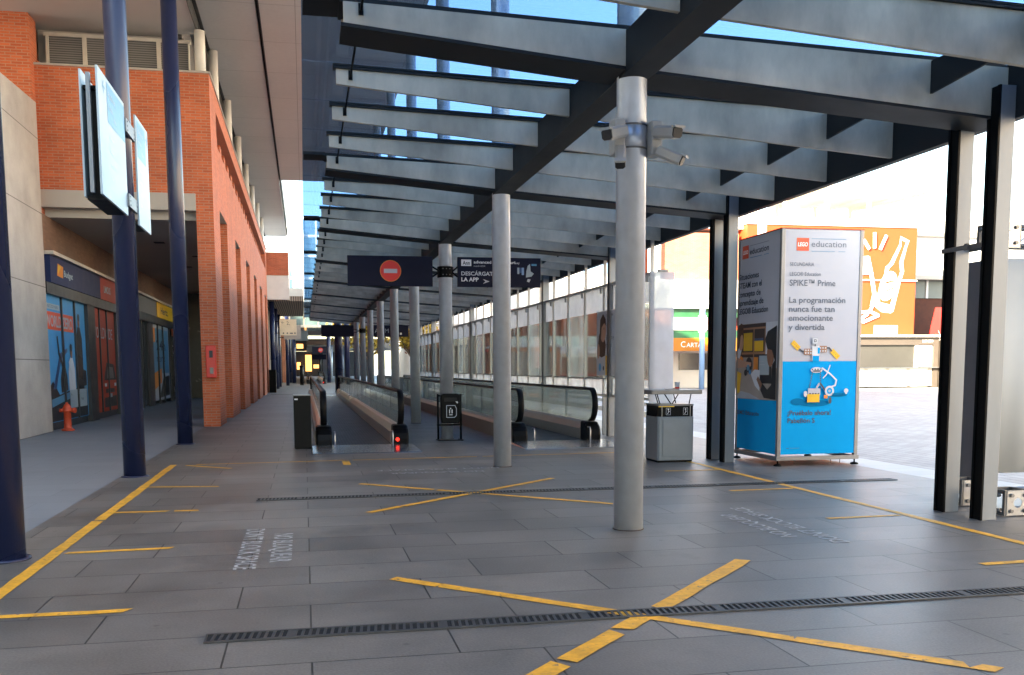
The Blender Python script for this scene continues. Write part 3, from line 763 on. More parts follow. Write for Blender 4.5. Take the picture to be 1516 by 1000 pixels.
t = thing('recycling_bin', 'grey recycling station with a raised flat cover and black label band', 'bin', (5.63, 14.05, 0))
bd = MB(); bd.prism([(5.33, 13.84), (5.36, 13.81), (5.90, 13.81), (5.93, 13.84), (5.93, 14.33), (5.90, 14.36), (5.36, 14.36), (5.33, 14.33)], 'z', .03, .71)
body = bd.build('body', 'bin_grey', t, bevel=.006)
MB().box(5.35, 5.91, 13.83, 14.34, 0, .03).build('plinth', 'black_steel', t)
MB().box(5.415, 5.815, 13.80, 13.811, .09, .67).build('door', 'bin_grey', body, bevel=.003)
MB().box(5.922, 5.935, 14.0, 14.2, .4, .41).build('handle', 'dark_alu', body)
MB().prism([(5.335, 13.85), (5.365, 13.82), (5.895, 13.82), (5.925, 13.85), (5.925, 14.32), (5.895, 14.35), (5.365, 14.35), (5.335, 14.32)], 'z', .712, .875).build('label_band', 'black_steel', t)
mb = MB().prism([(5.33, 13.84), (5.36, 13.81), (5.90, 13.81), (5.93, 13.84), (5.93, 14.33), (5.90, 14.36), (5.36, 14.36), (5.33, 14.33)], 'z', .876, .905); mb.build('rim', 'dark_alu', t)
MB().box(5.345, 5.60, 13.812, 13.819, .862, .876).build('yellow_edge', 'shop_yellow', t)
MB().box(5.395, 5.402, 13.805, 13.82, .713, .875).box(5.86, 5.867, 13.805, 13.82, .713, .875).build('band_trim', 'alu', t)
q = Print((5.33, 13.82, .71), (1, 0, 0), (0, 0, 1))
for x in (.14, .42):
    q.stroke([(x, .03), (x, .135), (x + .07, .135), (x + .07, .03), (x, .03)], .005, 'print_grey').disc(x + .035, .115, .012, 'print_lightgrey').stroke([(x + .035, .10), (x + .035, .065), (x + .02, .045)], .008, 'print_lightgrey').stroke([(x + .035, .09), (x + .055, .08)], .007, 'print_lightgrey')
q.build('icons', t)
mb = MB()
for (x0, x1, y) in ((5.40, 5.35, 13.9), (5.58, 5.47, 13.9), (5.60, 5.70, 13.9), (5.78, 5.74, 14.2), (5.88, 5.91, 13.9), (5.5, 5.45, 14.25)): mb.tube([(x0, y, .905), (x1, y, 1.06)], .009, 8)
mb.build('strut', 'black_steel', t)
MB().prism([(5.22, 13.72), (6.0, 13.72), (6.03, 13.75), (6.03, 14.42), (6.0, 14.45), (5.22, 14.45), (5.19, 14.42), (5.19, 13.75)], 'z', 1.06, 1.125).build('cover', 'bin_cap', t, bevel=.008)
q = thing('drink_cup', 'small clear cup with red band left on the recycling bin cover', 'cup', (5.72, 14.0, 1.125))
MB().lathe(5.72, 14.0, [(.034, 1.125), (.04, 1.24), (.042, 1.245)], 16).build('cup_body', 'frosted', q)
MB().lathe(5.72, 14.0, [(.0362, 1.14), (.0375, 1.165)], 16).build('band', 'red', q)
MB().box(5.50, 5.66, 13.85, 13.99, 1.127, 1.137).build('flat_lid', 'taupe', t)

# ================================================================== ADVERTISING TOWER
T = thing('advertising_tower', 'square advertising tower with white and cyan fabric faces on a metal frame', 'advertising tower', (7.5, 13.55, 0))
X0, X1, Ya, Yb, Z0, Z1 = 6.87, 8.13, 12.9, 14.25, .12, 3.47
for x in (X0, X1):
    for y in (Ya, Yb): MB().box(x - .03, x + .03, y - .03, y + .03, Z0, Z1).build('corner_post', 'tower_frame', T, bevel=.006)
fr = MB()
for z in (Z0 - .01,):
    fr.box(X0 - .045, X1 + .045, Ya - .045, Ya + .015, z - .03, z + .03); fr.box(X0 - .045, X1 + .045, Yb - .015, Yb + .045, z - .03, z + .03)
    fr.box(X0 - .045, X0 + .015, Ya + .016, Yb - .016, z - .03, z + .03); fr.box(X1 - .015, X1 + .045, Ya + .016, Yb - .016, z - .03, z + .03)
fr.build('base_frame', 'tower_frame', T, bevel=.004)
fr = MB(); fr.box(X0 - .032, X1 + .032, Ya - .032, Yb + .032, Z1, Z1 + .012); fr.build('top_trim', 'print_red', T)
for x in (X0, X1):
    for y in (Ya, Yb):
        f = MB(); f.lathe(x, y, [(.06, 0), (.06, .018), (.035, .03), (.012, .034), (.012, .082)], 16); f.build('foot', 'black_steel', T)
fr = MB()
for x in (7.15, 7.75, 7.9): fr.tube([(x, Ya + .02, .02), (x, Ya + .02, .08)], .006, 6)
fr.build('peg', 'dark_alu', T)
fa = MB().box(X0 + .028, X1 - .028, Ya - .02, Ya - .012, .17, Z1 - .005).build('front_face', 'print_white', T)
sb = MB().box(X0 - .02, X0 - .012, Ya + .028, Yb - .028, .17, Z1 - .005).build('side_face', 'print_white', T)
MB().box(X1 + .012, X1 + .02, Ya + .028, Yb - .028, .17, Z1 - .005).build('far_side_face', 'print_white', T)
MB().box(X0 + .028, X1 - .028, Yb + .012, Yb + .02, .17, Z1 - .005).build('back_face', 'print_white', T)
p = Print((0, Ya - .02, 0), (1, 0, 0), (0, 0, 1), step=.0004)
p.rect(6.898, 8.102, .172, 1.55, 'cyan')
p.rect(7.08, 7.275, 3.155, 3.34, 'print_red').text("LEGO", 7.098, 3.22, .055, 'white', .155, .03, .12)
p.text("education", 7.315, 3.215, .085, 'ink_soft', .56).rect(7.315, 7.87, 3.328, 3.334, 'blue_line').rect(7.315, 7.69, 3.148, 3.154, 'blue_line').rect(7.75, 7.86, 3.148, 3.154, 'blue_line')
p.text("SECUNDARIA", 6.98, 2.935, .052, 'ink_soft', .385).text("LEGO® Education", 6.98, 2.795, .052, 'ink_soft', .495, .006).text("SPIKE™ Prime", 6.98, 2.65, .085, 'ink_soft', .735, .012)
for s, z, w in (("La programación", 2.405, .905), ("nunca fue tan", 2.275, .735), ("emocionante", 2.145, .71), ("y divertida", 2.01, .58)): p.text(s, 6.98, z, .082, 'ink_soft', w, .014)
p.text("¡Pruébalo ahora!", 7.0, .755, .068, 'ink', .70, .012).text("Pabellón S", 7.0, .64, .068, 'ink', .44, .012).rect(6.99, 7.03, .26, .266, 'ink').rect(7.05, 7.2, .262, .266, 'ink_soft')
# toy robot print
def rot_rect(cx, cy, w, h, a, m):
    c, s = math.cos(a), math.sin(a); p.poly([(cx + x * c - y * s, cy + x * s + y * c) for x, y in ((-w / 2, -h / 2), (w / 2, -h / 2), (w / 2, h / 2), (-w / 2, h / 2))], m)
p.disc(7.15, .955, .11, 'cyan_dark', .05).disc(7.42, .93, .25, 'cyan_dark', .05).disc(7.80, 1.05, .16, 'cyan_dark', .03)
rot_rect(7.10, 1.785, .15, .075, -.75, 'print_yellow'); rot_rect(7.74, 1.655, .16, .075, -.75, 'print_yellow')
for k in range(4): p.disc(7.06 + .025 * k, 1.82 - .022 * k, .009, 'print_orange', n=10); p.disc(7.69 + .03 * k, 1.70 - .026 * k, .009, 'print_orange', n=10)
p.stroke([(7.16, 1.73), (7.20, 1.70), (7.235, 1.69)], .022, 'ink').stroke([(7.60, 1.745), (7.64, 1.745), (7.68, 1.70)], .022, 'ink')
p.rect(7.235, 7.37, 1.645, 1.735, 'wood_print').rect(7.47, 7.60, 1.68, 1.775, 'wood_print')
for k in range(3):
    for j in range(2): p.rect(7.25 + k * .04, 7.272 + k * .04, 1.66 + j * .04, 1.682 + j * .04, 'print_lightgrey'); p.rect(7.485 + k * .04, 7.507 + k * .04, 1.69 + j * .045, 1.712 + j * .045, 'print_lightgrey')
p.rect(7.36, 7.48, 1.56, 1.775, 'print_lightgrey').rect(7.45, 7.485, 1.66, 1.75, 'cyan').rect(7.37, 7.475, 1.55, 1.63, 'cyan')
p.rect(7.36, 7.45, 1.80, 1.90, 'print_grey').rect(7.37, 7.44, 1.815, 1.885, 'print_lightgrey').rect(7.385, 7.425, 1.83, 1.87, 'ink').disc(7.405, 1.85, .012, 'print_lightgrey', n=10).rect(7.395, 7.415, 1.77, 1.80, 'ink').stroke([(7.46, 1.86), (7.53, 1.825)], .008, 'print_grey')
p.disc(7.44, 1.42, .095, 'print_lightgrey', .042).disc(7.44, 1.405, .07, 'ink_soft', .018)
for k in range(4): p.disc(7.37 + .045 * k, 1.43, .011, 'ink', n=10)
for k in range(9):
    t_ = k / 8; p.disc(7.37 - .05 * t_, 1.38 - .24 * t_, .011, 'ink', n=8); p.disc(7.50 + .005 * t_, 1.38 - .24 * t_, .011, 'ink', n=8)
p.stroke([(7.52, 1.45), (7.66, 1.36), (7.76, 1.27), (7.74, 1.19), (7.68, 1.17)], .024, 'print_lightgrey').stroke([(7.65, 1.49), (7.60, 1.36), (7.54, 1.30)], .015, 'print_lightgrey').stroke([(7.48, 1.22), (7.42, 1.12)], .03, 'print_white')
p.stroke([(7.50, 1.22), (7.58, 1.12), (7.64, 1.05)], .026, 'ink').disc(7.65, 1.11, .075, 'print_lightgrey').disc(7.65, 1.11, .045, 'cyan').disc(7.65, 1.11, .02, 'print_white')
p.rect(7.30, 7.50, 1.05, 1.15, 'print_white').rect(7.29, 7.49, .945, 1.065, 'print_yellow').disc(7.26, 1.07, .03, 'print_lightgrey', .045)
for k in range(4): p.rect(7.32 + k * .045, 7.35 + k * .045, 1.065, 1.08, 'ink')
p.rect(7.56, 7.62, 1.0, 1.05, 'print_orange').disc(7.66, .97, .025, 'ink', .05).stroke([(7.70, 1.06), (7.88, 1.07)], .022, 'cyan_dark').disc(7.92, 1.11, .035, 'print_lightgrey').rect(7.905, 7.935, 1.06, 1.10, 'print_lightgrey')
p.build('printed_design', fa)
# side print: u runs towards -Y
p = Print((X0 - .02, 0, 0), (0, -1, 0), (0, 0, 1), step=.0004)
def U(y): return -y
p.rect(U(14.222), U(12.93), .172, .97, 'cyan').rect(U(14.222), U(12.93), .97, 2.14, 'taupe')
p.rect(U(14.14), U(13.93), 3.16, 3.36, 'print_red').text("LEGO", U(14.12), 3.23, .055, 'white', .165, .03, .12)
p.text("education", U(13.89), 3.21, .085, 'ink', .62, .012).rect(U(13.89), U(13.27), 3.34, 3.346, 'ink_soft').rect(U(13.89), U(13.48), 3.155, 3.163, 'blue_line').rect(U(13.42), U(13.27), 3.155, 3.163, 'blue_line')
for s, z, w in (("Situaciones", 2.84, .67), ("STEAM con el", 2.705, .77), ("concepto de", 2.57, .74), ("aprendizaje de", 2.435, .84), ("LEGO® Education", 2.30, .99)): p.text(s, U(14.24), z, .085, 'ink', w, .018)
q = lambda a, b: (U(a), b)
p.rect(U(14.222), U(13.30), 1.62, 2.135, 'brown').rect(U(13.30), U(12.93), 1.45, 2.14, 'print_lightgrey').rect(U(14.09), U(13.31), 2.05, 2.08, 'wood_print').rect(U(14.09), U(13.31), 1.665, 1.70, 'wood_print').rect(U(13.70), U(13.665), 1.62, 2.05, 'wood_print').rect(U(13.33), U(13.30), 1.3, 2.08, 'wood_print')
p.rect(U(14.03), U(13.73), 1.72, 2.0, 'print_yellow').rect(U(13.66), U(13.37), 1.71, 1.87, 'print_yellow').rect(U(13.66), U(13.37), 1.87, 1.91, 'poster_darkblue').rect(U(13.68), U(13.53), 1.37, 1.62, 'print_orange').disc(U(14.11), 1.55, .09, 'print_orange').disc(U(13.83), 1.50, .11, 'print_black', .12)
p.poly([q(14.222, .975), q(12.94, .975), q(12.94, 1.2), q(13.5, 1.38), q(14.0, 1.30), q(14.222, 1.35)], 'taupe').poly([q(14.222, 1.0), q(14.1, 1.09), q(13.8, 1.06), q(13.45, .98), q(14.222, .975)], 'print_grey')
p.poly([q(14.222, 1.45), q(14.08, 1.75), q(14.15, 1.78), q(14.222, 1.75)], 'print_lightgrey').poly([q(14.222, 1.45), q(13.75, 1.48), q(13.74, 1.54), q(14.0, 1.56), q(14.222, 1.62)], 'skin').disc(U(14.11), 1.86, .085, 'skin', .13)
p.poly([q(14.222, 1.72), q(14.16, 1.80), q(14.13, 1.95), q(14.03, 2.02), q(14.04, 2.13), q(14.12, 2.16), q(14.222, 2.1)], 'hair').poly([q(14.222, 1.05), q(14.13, 1.06), q(14.08, 1.37), q(14.222, 1.40)], 'print_yellow')
p.disc(U(13.85), 1.46, .05, 'board_blue').disc(U(13.78), 1.39, .04, 'poster_blue').disc(U(13.93), 1.38, .05, 'print_black')
p.rect(U(13.51), U(13.08), 1.22, 1.66, 'print_black').rect(U(13.48), U(13.16), 1.35, 1.64, 'board_white').rect(U(13.46), U(13.32), 1.55, 1.56, 'print_grey').rect(U(13.46), U(13.3), 1.5, 1.51, 'print_grey')
p.poly([q(13.75, 1.36), q(13.6, 1.18), q(13.45, 1.10), q(13.45, 1.42), q(13.62, 1.43)], 'print_lightgrey')
p.disc(U(13.12), 1.66, .11, 'skin_dark', .19).poly([q(12.94, 1.5), q(13.08, 1.72), q(13.22, 1.74), q(13.30, 1.88), q(13.22, 2.0), q(12.94, 2.08)], 'print_black')
p.poly([q(12.94, .985), q(13.3, 1.0), q(13.42, 1.12), q(13.36, 1.22), q(13.2, 1.13), q(13.08, 1.2), q(13.06, 1.5), q(12.94, 1.6)], 'print_black').poly([q(13.42, 1.13), q(13.36, 1.21), q(13.5, 1.33), q(13.55, 1.28)], 'skin_dark')
p.text("SEMO Educación", U(14.21), .72, .06, 'ink', .76, .012)
p.build('printed_design', sb)

# ================================================================== STAGE TRUSS with hanging fabric (right edge)
def truss_cube(par, x, y, z, s, name='corner_block'):
    mb = MB(); h = s / 2; e = .018
    for a in (-1, 1):
        for b in (-1, 1):
            mb.box(x + a * h - e, x + a * h + e, y + b * h - e, y + b * h + e, z, z + s)
            mb.box(x - h + e, x + h - e, y + a * h - e, y + a * h + e, z + (s - 2 * e if b > 0 else 0), z + (s if b > 0 else 2 * e))
            mb.box(x + a * h - e, x + a * h + e, y - h + e, y + h - e, z + (s - 2 * e if b > 0 else 0), z + (s if b > 0 else 2 * e))
    o = mb.build(name, 'dark_alu', par)
    # front plate with a round hole and four bolts
    pl = MB(); N = 24; r = s * .19; y0 = y - h - e - .006; c = [(x + r * math.cos(2 * math.pi * k / N), z + h + r * math.sin(2 * math.pi * k / N)) for k in range(N)]
    sq = []
    for k in range(N):
        a = 2 * math.pi * k / N; m_ = max(abs(math.cos(a)), abs(math.sin(a))); sq.append((x + h * .97 * math.cos(a) / m_, z + h + h * .97 * math.sin(a) / m_))
    for yy in (y0, y0 + .006): pl.v += [(a, yy, b) for a, b in c] + [(a, yy, b) for a, b in sq]
    for k in range(N):
        j = (k + 1) % N
        pl.face([k, j, N + j, N + k]); pl.face([2 * N + k, 3 * N + k, 3 * N + j, 2 * N + j]); pl.face([k, 2 * N + k, 2 * N + j, j]); pl.face([N + k, N + j, 3 * N + j, 3 * N + k])
    pl.build('face_plate', 'alu', o)
    bo = MB()
    for a in (-1, 1):
        for b in (-1, 1): bo.tube([(x + a * h * .62, y0 - .022, z + h + b * h * .62), (x + a * h * .62, y0, z + h + b * h * .62)], s * .075, 10)
    bo.build('bolts', 'dark_alu', o)
    si = MB()
    for b in (-1, 1):
        for a in (-1, 1): si.tube([(x - h - e - .03, y + a * h * .55, z + h + b * h * .6), (x - h - e, y + a * h * .55, z + h + b * h * .6)], s * .08, 10)
    si.build('side_bolts', 'dark_alu', o)
t = thing('stage_truss', 'aluminium truss frame with corner blocks at the right edge of the photo', 'truss', (6.95, 8.5, 0))
truss_cube(t, 6.84, 8.16, 0.01, .25); truss_cube(t, 6.90, 8.86, 0.01, .27); truss_cube(t, 6.98, 8.62, 2.66, .25)
mb = MB(); mb.tube([(6.86, 8.98, .27), (6.86, 8.98, 2.68)], .016, 10)
for y in (8.52, 8.72):
    for z in (2.69, 2.88): mb.tube([(7.11, y, z), (9.6, y, z)], .02, 10)
for y in (8.06, 8.26):
    for z in (.04, .24): mb.tube([(6.97, y, z), (9.6, y, z)], .02, 10)
for k in range(6): mb.tube([(7.11 + k * .4, 8.52, 2.69), (7.31 + k * .4, 8.52, 2.88), (7.51 + k * .4, 8.52, 2.69)], .008, 6)
mb.tube([(9.5, 8.62, .0), (9.5, 8.62, 2.7)], .03, 10)
mb.build('truss_tubes', 'alu', t)
t = thing('fabric_panel', 'pale hanging fabric panel with a dark side edge behind the truss', 'fabric panel', (8.3, 9.0, .1))
mb = MB(); N = 40
for k in range(N + 1):
    x = 7.26 + k * 2.2 / N; yy = 9.0 + .006 * math.sin(k * .5) + .003 * math.sin(k * 1.3)
    mb.v += [(x - .04 * (1 - k / N), yy + .05, .30 - .0 * k), (x + .02 * math.sin(k * .4), yy, 2.62)]
for k in range(N): mb.face([2 * k, 2 * k + 2, 2 * k + 3, 2 * k + 1], True)
o = mb.build('sheet', 'fabric', t); so = o.modifiers.new('thick', 'SOLIDIFY'); so.thickness = .006
mb = MB().hexa([(7.14, 9.0, .05), (7.22, 8.99, .05), (7.22, 9.6, .05), (7.14, 9.6, .05), (7.16, 9.0, 2.6), (7.25, 8.99, 2.6), (7.25, 9.6, 2.6), (7.16, 9.6, 2.6)]); mb.build('side_edge', 'fabric_dark', t)
mb = MB().tube([(6.98, 8.70, .285), (7.05, 8.75, .30), (7.1, 8.68, .36), (7.13, 8.8, .6), (7.12, 8.95, .9)], .006, 6); tag(mb.build('black_cable', 'rubber'), 'thin black cable rising from the truss block at the right edge', 'cable')

# ================================================================== GLASS SCREEN along the right walkway
S = thing('glass_screen', 'long glass screen with a frosted upper band along the right walkway', 'glass screen', (6.42, 37, 0))
ya, yb = 17.0, 57.0
MB().box(6.36, 6.50, ya, yb, 3.19, 3.24).build('top_rail', 'screen_frame', S)
mb = MB(); mb.box(6.385, 6.455, ya, yb, .84, .89); mb.build('lower_rail', 'frame_cream', S)
y = ya; k = 0
mul = MB(); low = MB()
while y < yb:
    y2 = min(y + 1.42, yb)
    MB().box(6.405, 6.417, y + .03, y2 - .03, 2.68, 3.18).build('frosted_pane', 'frosted', S)
    MB().box(6.405, 6.417, y + .03, y2 - .03, 1.23, 2.675).build('clear_pane', 'clear_glass' if k % 3 else 'rail_glass', S)
    MB().box(6.405, 6.417, y + .03, y2 - .03, .90, 1.225).build('sill_pane', 'frosted_thin', S)
    MB().box(6.375, 6.46, y - .022, y + .022, .891, 3.189).box(6.385, 6.45, y - .02, y + .02, 3.241, 3.98).build('mullion', 'screen_frame', S)
    MB().box(6.33, 6.374, y + .08, y + .10, 3.06, 3.185).build('bracket', 'screen_frame', S)
    if k % 4 == 2: MB().box(6.38, 6.46, y - .03, y + .03, 0, .839).build('support', 'steel_post', S)
    y += 1.42; k += 1
low.box(6.395, 6.45, ya + 2.3, yb, 1.212, 1.238)
low.build('middle_rail', 'steel_post', S)
MB().box(6.36, 6.83, 16.93, 16.96, .25, 3.24).build('end_panel', 'frosted', S)
MB().box(6.52, 6.70, 16.9, 17.0, 3.24, 3.28).build('end_cap', 'dark_alu', S)
b = thing('metal_railing', 'pale metal railing outside the foot of the glass screen', 'railing', (7.4, 36, 0))
mb = MB(); mb.box(7.3, 7.36, 18.5, 57, .62, .70); mb.box(7.3, 7.34, 18.5, 57, .38, .50); mb.build('rail', 'white', b)
yy = 18.7
while yy < 57: MB().box(7.25, 7.29, yy, yy + .12, 0, .74).build('upright', 'white', b); yy += 2.4
P_ = thing('glass_poster', 'poster of a child bending over toys fixed on the glass screen', 'poster', (6.38, 19, 1.3))
pb = MB().box(6.372, 6.38, 17.45, 20.25, 1.29, 2.68).build('sheet', 'print_lightgrey', P_)
p = Print((6.372, 0, 0), (0, -1, 0), (0, 0, 1))
p.rect(-20.24, -19.25, 1.30, 2.67, 'print_white')
p.poly([(-20.2, 1.75), (-20.1, 2.15), (-19.95, 2.3), (-19.75, 2.2), (-19.6, 1.95), (-19.66, 1.72), (-19.9, 1.68)], 'hair').disc(-19.80, 2.28, .20, 'skin', .27).poly([(-20.05, 2.1), (-20.0, 2.5), (-19.8, 2.62), (-19.62, 2.5), (-19.6, 2.36), (-19.72, 2.42), (-19.9, 2.33), (-19.96, 2.0)], 'hair').disc(-20.12, 1.82, .09, 'skin', .16).disc(-19.73, 2.3, .02, 'print_black')
p.rect(-19.62, -19.30, 1.30, 1.72, 'print_yellow').disc(-20.0, 1.47, .09, 'poster_blue').disc(-19.85, 1.52, .06, 'print_white').disc(-19.75, 1.45, .05, 'ink')
p.text("Explora y", -19.55, 2.06, .09, 'ink').text("prueba", -19.55, 1.90, .09, 'ink').text("SECUNDARIA", -19.55, 2.55, .05, 'ink').text("SPIKE", -19.55, 2.35, .07, 'ink').text("¡Ven", -19.55, 1.55, .08, 'sign_red').text("ahora!", -19.55, 1.43, .08, 'sign_red')
p.build('printed_design', pb)

# ================================================================== NAVY POLES and INFORMATION BOARD (left)
for y, l in ((8.0, 'nearest navy pole at the left edge of the photo'), (13.86, 'navy pole carrying the white information boards'), (19.6, 'third navy pole, just right of the one with the boards')):
    t = thing('navy_pole', l, 'pole', (-2.36, y, 0), 'navy poles along the left pavement')
    MB().cyl(-2.36, y, 0, TOP, .148, 40).build('shaft', 'navy', t)
    MB().lathe(-2.36, y, [(.185, .0), (.185, .014), (.152, .02)], 40).build('base_plate', 'navy', t)
B = thing('information_board', 'white information boards with blue headings clamped round the second navy pole', 'sign', (-2.3, 13.5, 3.4))
def board(y0, y1, x, z0, z1, blue, name='panel', face=1):
    o = MB().box(x, x + .025, y0, y1, z0, z1).build(name, 'board_white', B, bevel=.003)
    p = Print((x + .025, 0, 0), (0, 1, 0), (0, 0, 1))
    a, b_, c, d = blue
    p.rect(a, b_, c, d, 'board_blue').text("←" if face == 1 else "→", a - .26 if face == 1 else b_ + .03, d - .18, .16, 'board_blue', .18)
    p.text("Pabellones", a + .06, d - .16, .07, 'board_white').text("Entrada", a + .06, d - .30, .06, 'board_white').text("Metro", a + .35, c + .08, .05, 'board_white')
    for k in range(4): p.text(["Salida sur", "Parking", "Accesos", "Taxi"][k], a + .08, c - .18 - k * .16, .045, 'print_lightgrey')
    p.build('lettering', o); return o
board(11.76, 13.38, -2.24, 3.50, 4.93, (12.25, 13.36, 4.42, 4.88))
board(14.0, 15.0, -2.20, 3.47, 4.95, (14.06, 14.75, 4.4, 4.9), face=-1)
MB().box(-2.50, -2.475, 12.15, 13.4, 3.53, 4.99).build('back_panel', 'board_white', B, bevel=.003)
MB().box(-2.40, -2.355, 12.02, 12.08, 3.56, 4.92).build('frame_profile', 'steel_post', B)
mb = MB(); mb.box(-2.47, -2.25, 12.2, 13.35, 3.50, 3.55); mb.box(-2.47, -2.25, 12.2, 13.35, 4.78, 4.82); mb.box(-2.42, -2.30, 12.25, 13.2, 3.55, 4.78); mb.box(-2.36, -2.24, 13.95, 14.9, 3.5, 3.54); mb.build('inner_frame', 'black_steel', B)
mb = MB()
for z in (3.62, 4.58): mb.box(-2.23, -2.19, 13.36, 14.02, z, z + .17)
cl = mb.build('clamp_plate', 'dark_alu', B, bevel=.004)
mb = MB()
for z in (3.62, 4.58):
    for dy in (.08, .58):
        for dz in (.03, .085, .14): mb.tube([(-2.19, 13.36 + dy, z + dz), (-2.182, 13.36 + dy, z + dz)], .01, 8)
mb.build('bolts', 'steel_post', cl)

# ================================================================== BRICK BUILDING (left)
BB = thing('brick_building', 'orange brick building with tall slot openings and a row of shutters', 'building', (-6, 40, 0))
XF, XI = -2.15, -2.57
SL = [(27.18 + 5.95 * k, 29.71 + 5.95 * k) for k in range(6)]
YE = 61.2
mb = MB()
edges = [25.3] + [v for s in SL for v in s] + [YE]
for k in range(0, len(edges), 2): mb.box(XI, XF, edges[k], edges[k + 1], 0, 5.77)          # piers
mb.box(XI, XF, 25.3, YE, 5.77, 7.42)
mb.box(XI, XF, 25.3, 27.0, 7.42, 8.30); mb.box(XI, XF, YE - 2, YE, 7.42, 8.30); mb.box(XI, XF, 25.3, YE, 8.30, 8.80)
mb.box(XI - .35, XI - .02, 27.0, YE - 2, 7.42, 8.30)
yy = 27.8
while yy < YE - 2.6: mb.box(XI, XF - .22, yy, yy + .62, 7.42, 8.30); yy += 1.5
mb.box(-6.2, XI, 25.3, 25.65, 5.87, 8.80)                                                 # front wall above the passage
mb.box(-14, -6.2, 25.0, 25.65, 0, 9.9)
mb.box(-6.5, -6.18, 25.66, YE, 8.7, 9.0)
mb.box(XI, -.80, YE, YE + .4, 7.25, 8.65)
mb.build('brick_wall', 'brick', BB)
mb = MB(); mb.box(-6.21, XF + .03, 25.27, 25.70, 8.802, 8.85); mb.box(XI - .1, XF + .03, 25.70, YE, 8.802, 8.85); mb.build('coping', 'plaster', BB)
mb = MB(); mb.box(-6.25, XI + .0, 25.28, 25.62, 5.45, 5.868); mb.build('fascia_band', 'plaster', BB)
mb = MB(); mb.box(-7.2, XI, 25.62, YE, 5.25, 5.45); mb.build('passage_ceiling', 'plaster', BB)
mb = MB(); mb.box(XI + .01, XF - .01, 25.6, YE - .3, 5.765, 5.768); mb.build('lintel_soffit', 'white_concrete', BB)
mb = MB(); mb.box(-6.18, XI + .1, 26.3, 26.34, 8.85, 9.75)
wb = MB().box(-6.1, -2.62, 25.95, 26.05, 8.852, 8.92).box(-6.1, -2.62, 25.95, 26.05, 9.70, 9.78).build('window_band', 'frame_cream', BB)
xs = [-6.06, -5.18, -4.30, -3.42, -2.66]
for k in range(4):
    w = MB(); w.box(xs[k], xs[k] + .07, 25.93, 26.07, 8.92, 9.70); w.box(xs[k + 1] - .03, xs[k + 1] + .0, 25.93, 26.07, 8.92, 9.70)
    o = w.build('window', 'frame_cream', BB)
    MB().box(xs[k] + .07, xs[k + 1] - .03, 25.98, 26.02, 8.92, 9.70).build('shutter', 'shutter', o)
MB().box(-6.3, -2.8, 26.2, 26.3, 8.85, 9.9).build('back_wall', 'plaster', BB)
MB().box(-2.95, -2.85, 26.2, YE, 8.85, 10.6).build('upper_wall', 'shutter', BB)
for k, y in enumerate([25.52, 29.4, 34.6, 39.8, 45.0, 50.2, 55.4, 60.6]):
    MB().cyl(-2.36, y, 8.85, 9.88 if k == 0 else 10.62, .13, 24).build('white_column', 'white_concrete', BB)
mb = MB(); mb.box(-16, -2.44, 20.5, 25.9, 9.9, 10.2); mb.box(-16, -2.97, 25.9, YE, 9.9, 10.2); mb.build('ceiling_slab', 'soffit_white', BB)
mb = MB(); mb.box(-2.43, -.99, 12.0, 69, 10.65, 11.0); mb.box(-.90, 3.3, 12.0, 48.6, 10.65, 11.0); mb.build('roof_soffit', 'soffit', BB)
mb = MB(); mb.box(-.988, -.902, 12.0, 69, 10.75, 11.0); mb.box(-2.52, -2.432, 12.0, 69, 10.60, 11.0); mb.box(-2.438, -2.428, 20.4, 25.95, 9.88, 10.25); mb.build('shadow_gap', 'dark_gap', BB)  # last strip paints the slab edge dark, standing in for gap shade
mb = MB(); mb.box(-16, 3.35, 11.9, 48.7, 11.0, 12.3); mb.box(-16, -.95, 48.7, 69.2, 11.0, 12.3); mb.build('roof', 'white_concrete', BB)
mb = MB(); mb.box(-.93, -.91, 12, 69, 10.62, 10.66); mb.build('soffit_rail', 'black_steel', BB)
MB().box(-16, -6.9, 26.3, YE, 0, 9.9).build('building_core', 'brown', BB)
mb = MB(); mb.box(-6.9, XI - .01, 50.2, 50.5, 0, 5.25); mb.build('passage_end_wall', 'shop_dark', BB)
mb = MB()
for k in range(3): mb.box(-4.2 + .0 * k, -2.75, 48.9 + .4 * k, 50.2, .0 + .17 * k, .17 * (k + 1))
mb.build('steps', 'plaster', BB)
mb = MB()
for x, y in ((-4.3, 30), (-3.6, 33.5), (-4.3, 37), (-3.6, 41)): mb.box(x, x + .3, y, y + .3, 5.235, 5.249)
mb.build('ceiling_fitting', 'dark_gap', BB)
MB().box(-2.15, -.80, YE + .05, YE + .5, 5.75, 7.24).build('white_band', 'white_concrete', BB)

SW = MB(); SW.prism([(14.0, 0), (24.5, 0), (24.5, 7.72), (14.0, 7.3)], 'x', -7.6, -6.0)
tag(SW.build('stone_wall', 'granite', bevel=.01), 'tall speckled stone wall at the left edge, beside the hydrant', 'wall')

NB = thing('sun_blocker', 'unseen pale block on the left, added to keep sun off the floor', 'building', (-16, -20, 0))
MB().box(-26, -9.5, -70, 13.9, 0, 15.5).build('wall', 'white_concrete', NB)  # unseen mass, added to stop low sun reaching the near floor and poles
MB().box(-26.2, -9.3, -70.2, 14.0, 15.5, 16).build('roof', 'plaster', NB)
OB = thing('reflector', 'unseen pale pavilion across the plaza, outside the photo on the right', 'building', (42, 0, 0))
MB().box(36, 50, -45, 34, 0, 17).build('wall', 'reflector_wall', OB)  # unseen block, added and sized to throw warm light back on the facade
MB().box(35.6, 50.4, -45.4, 34.4, 17, 17.6).build('roof', 'white_concrete', OB)
for k in range(15): MB().box(35.9, 35.99, -43 + 5 * k, -40.5 + 5 * k, 1, 3.4).build('window', 'tower_glass', OB)
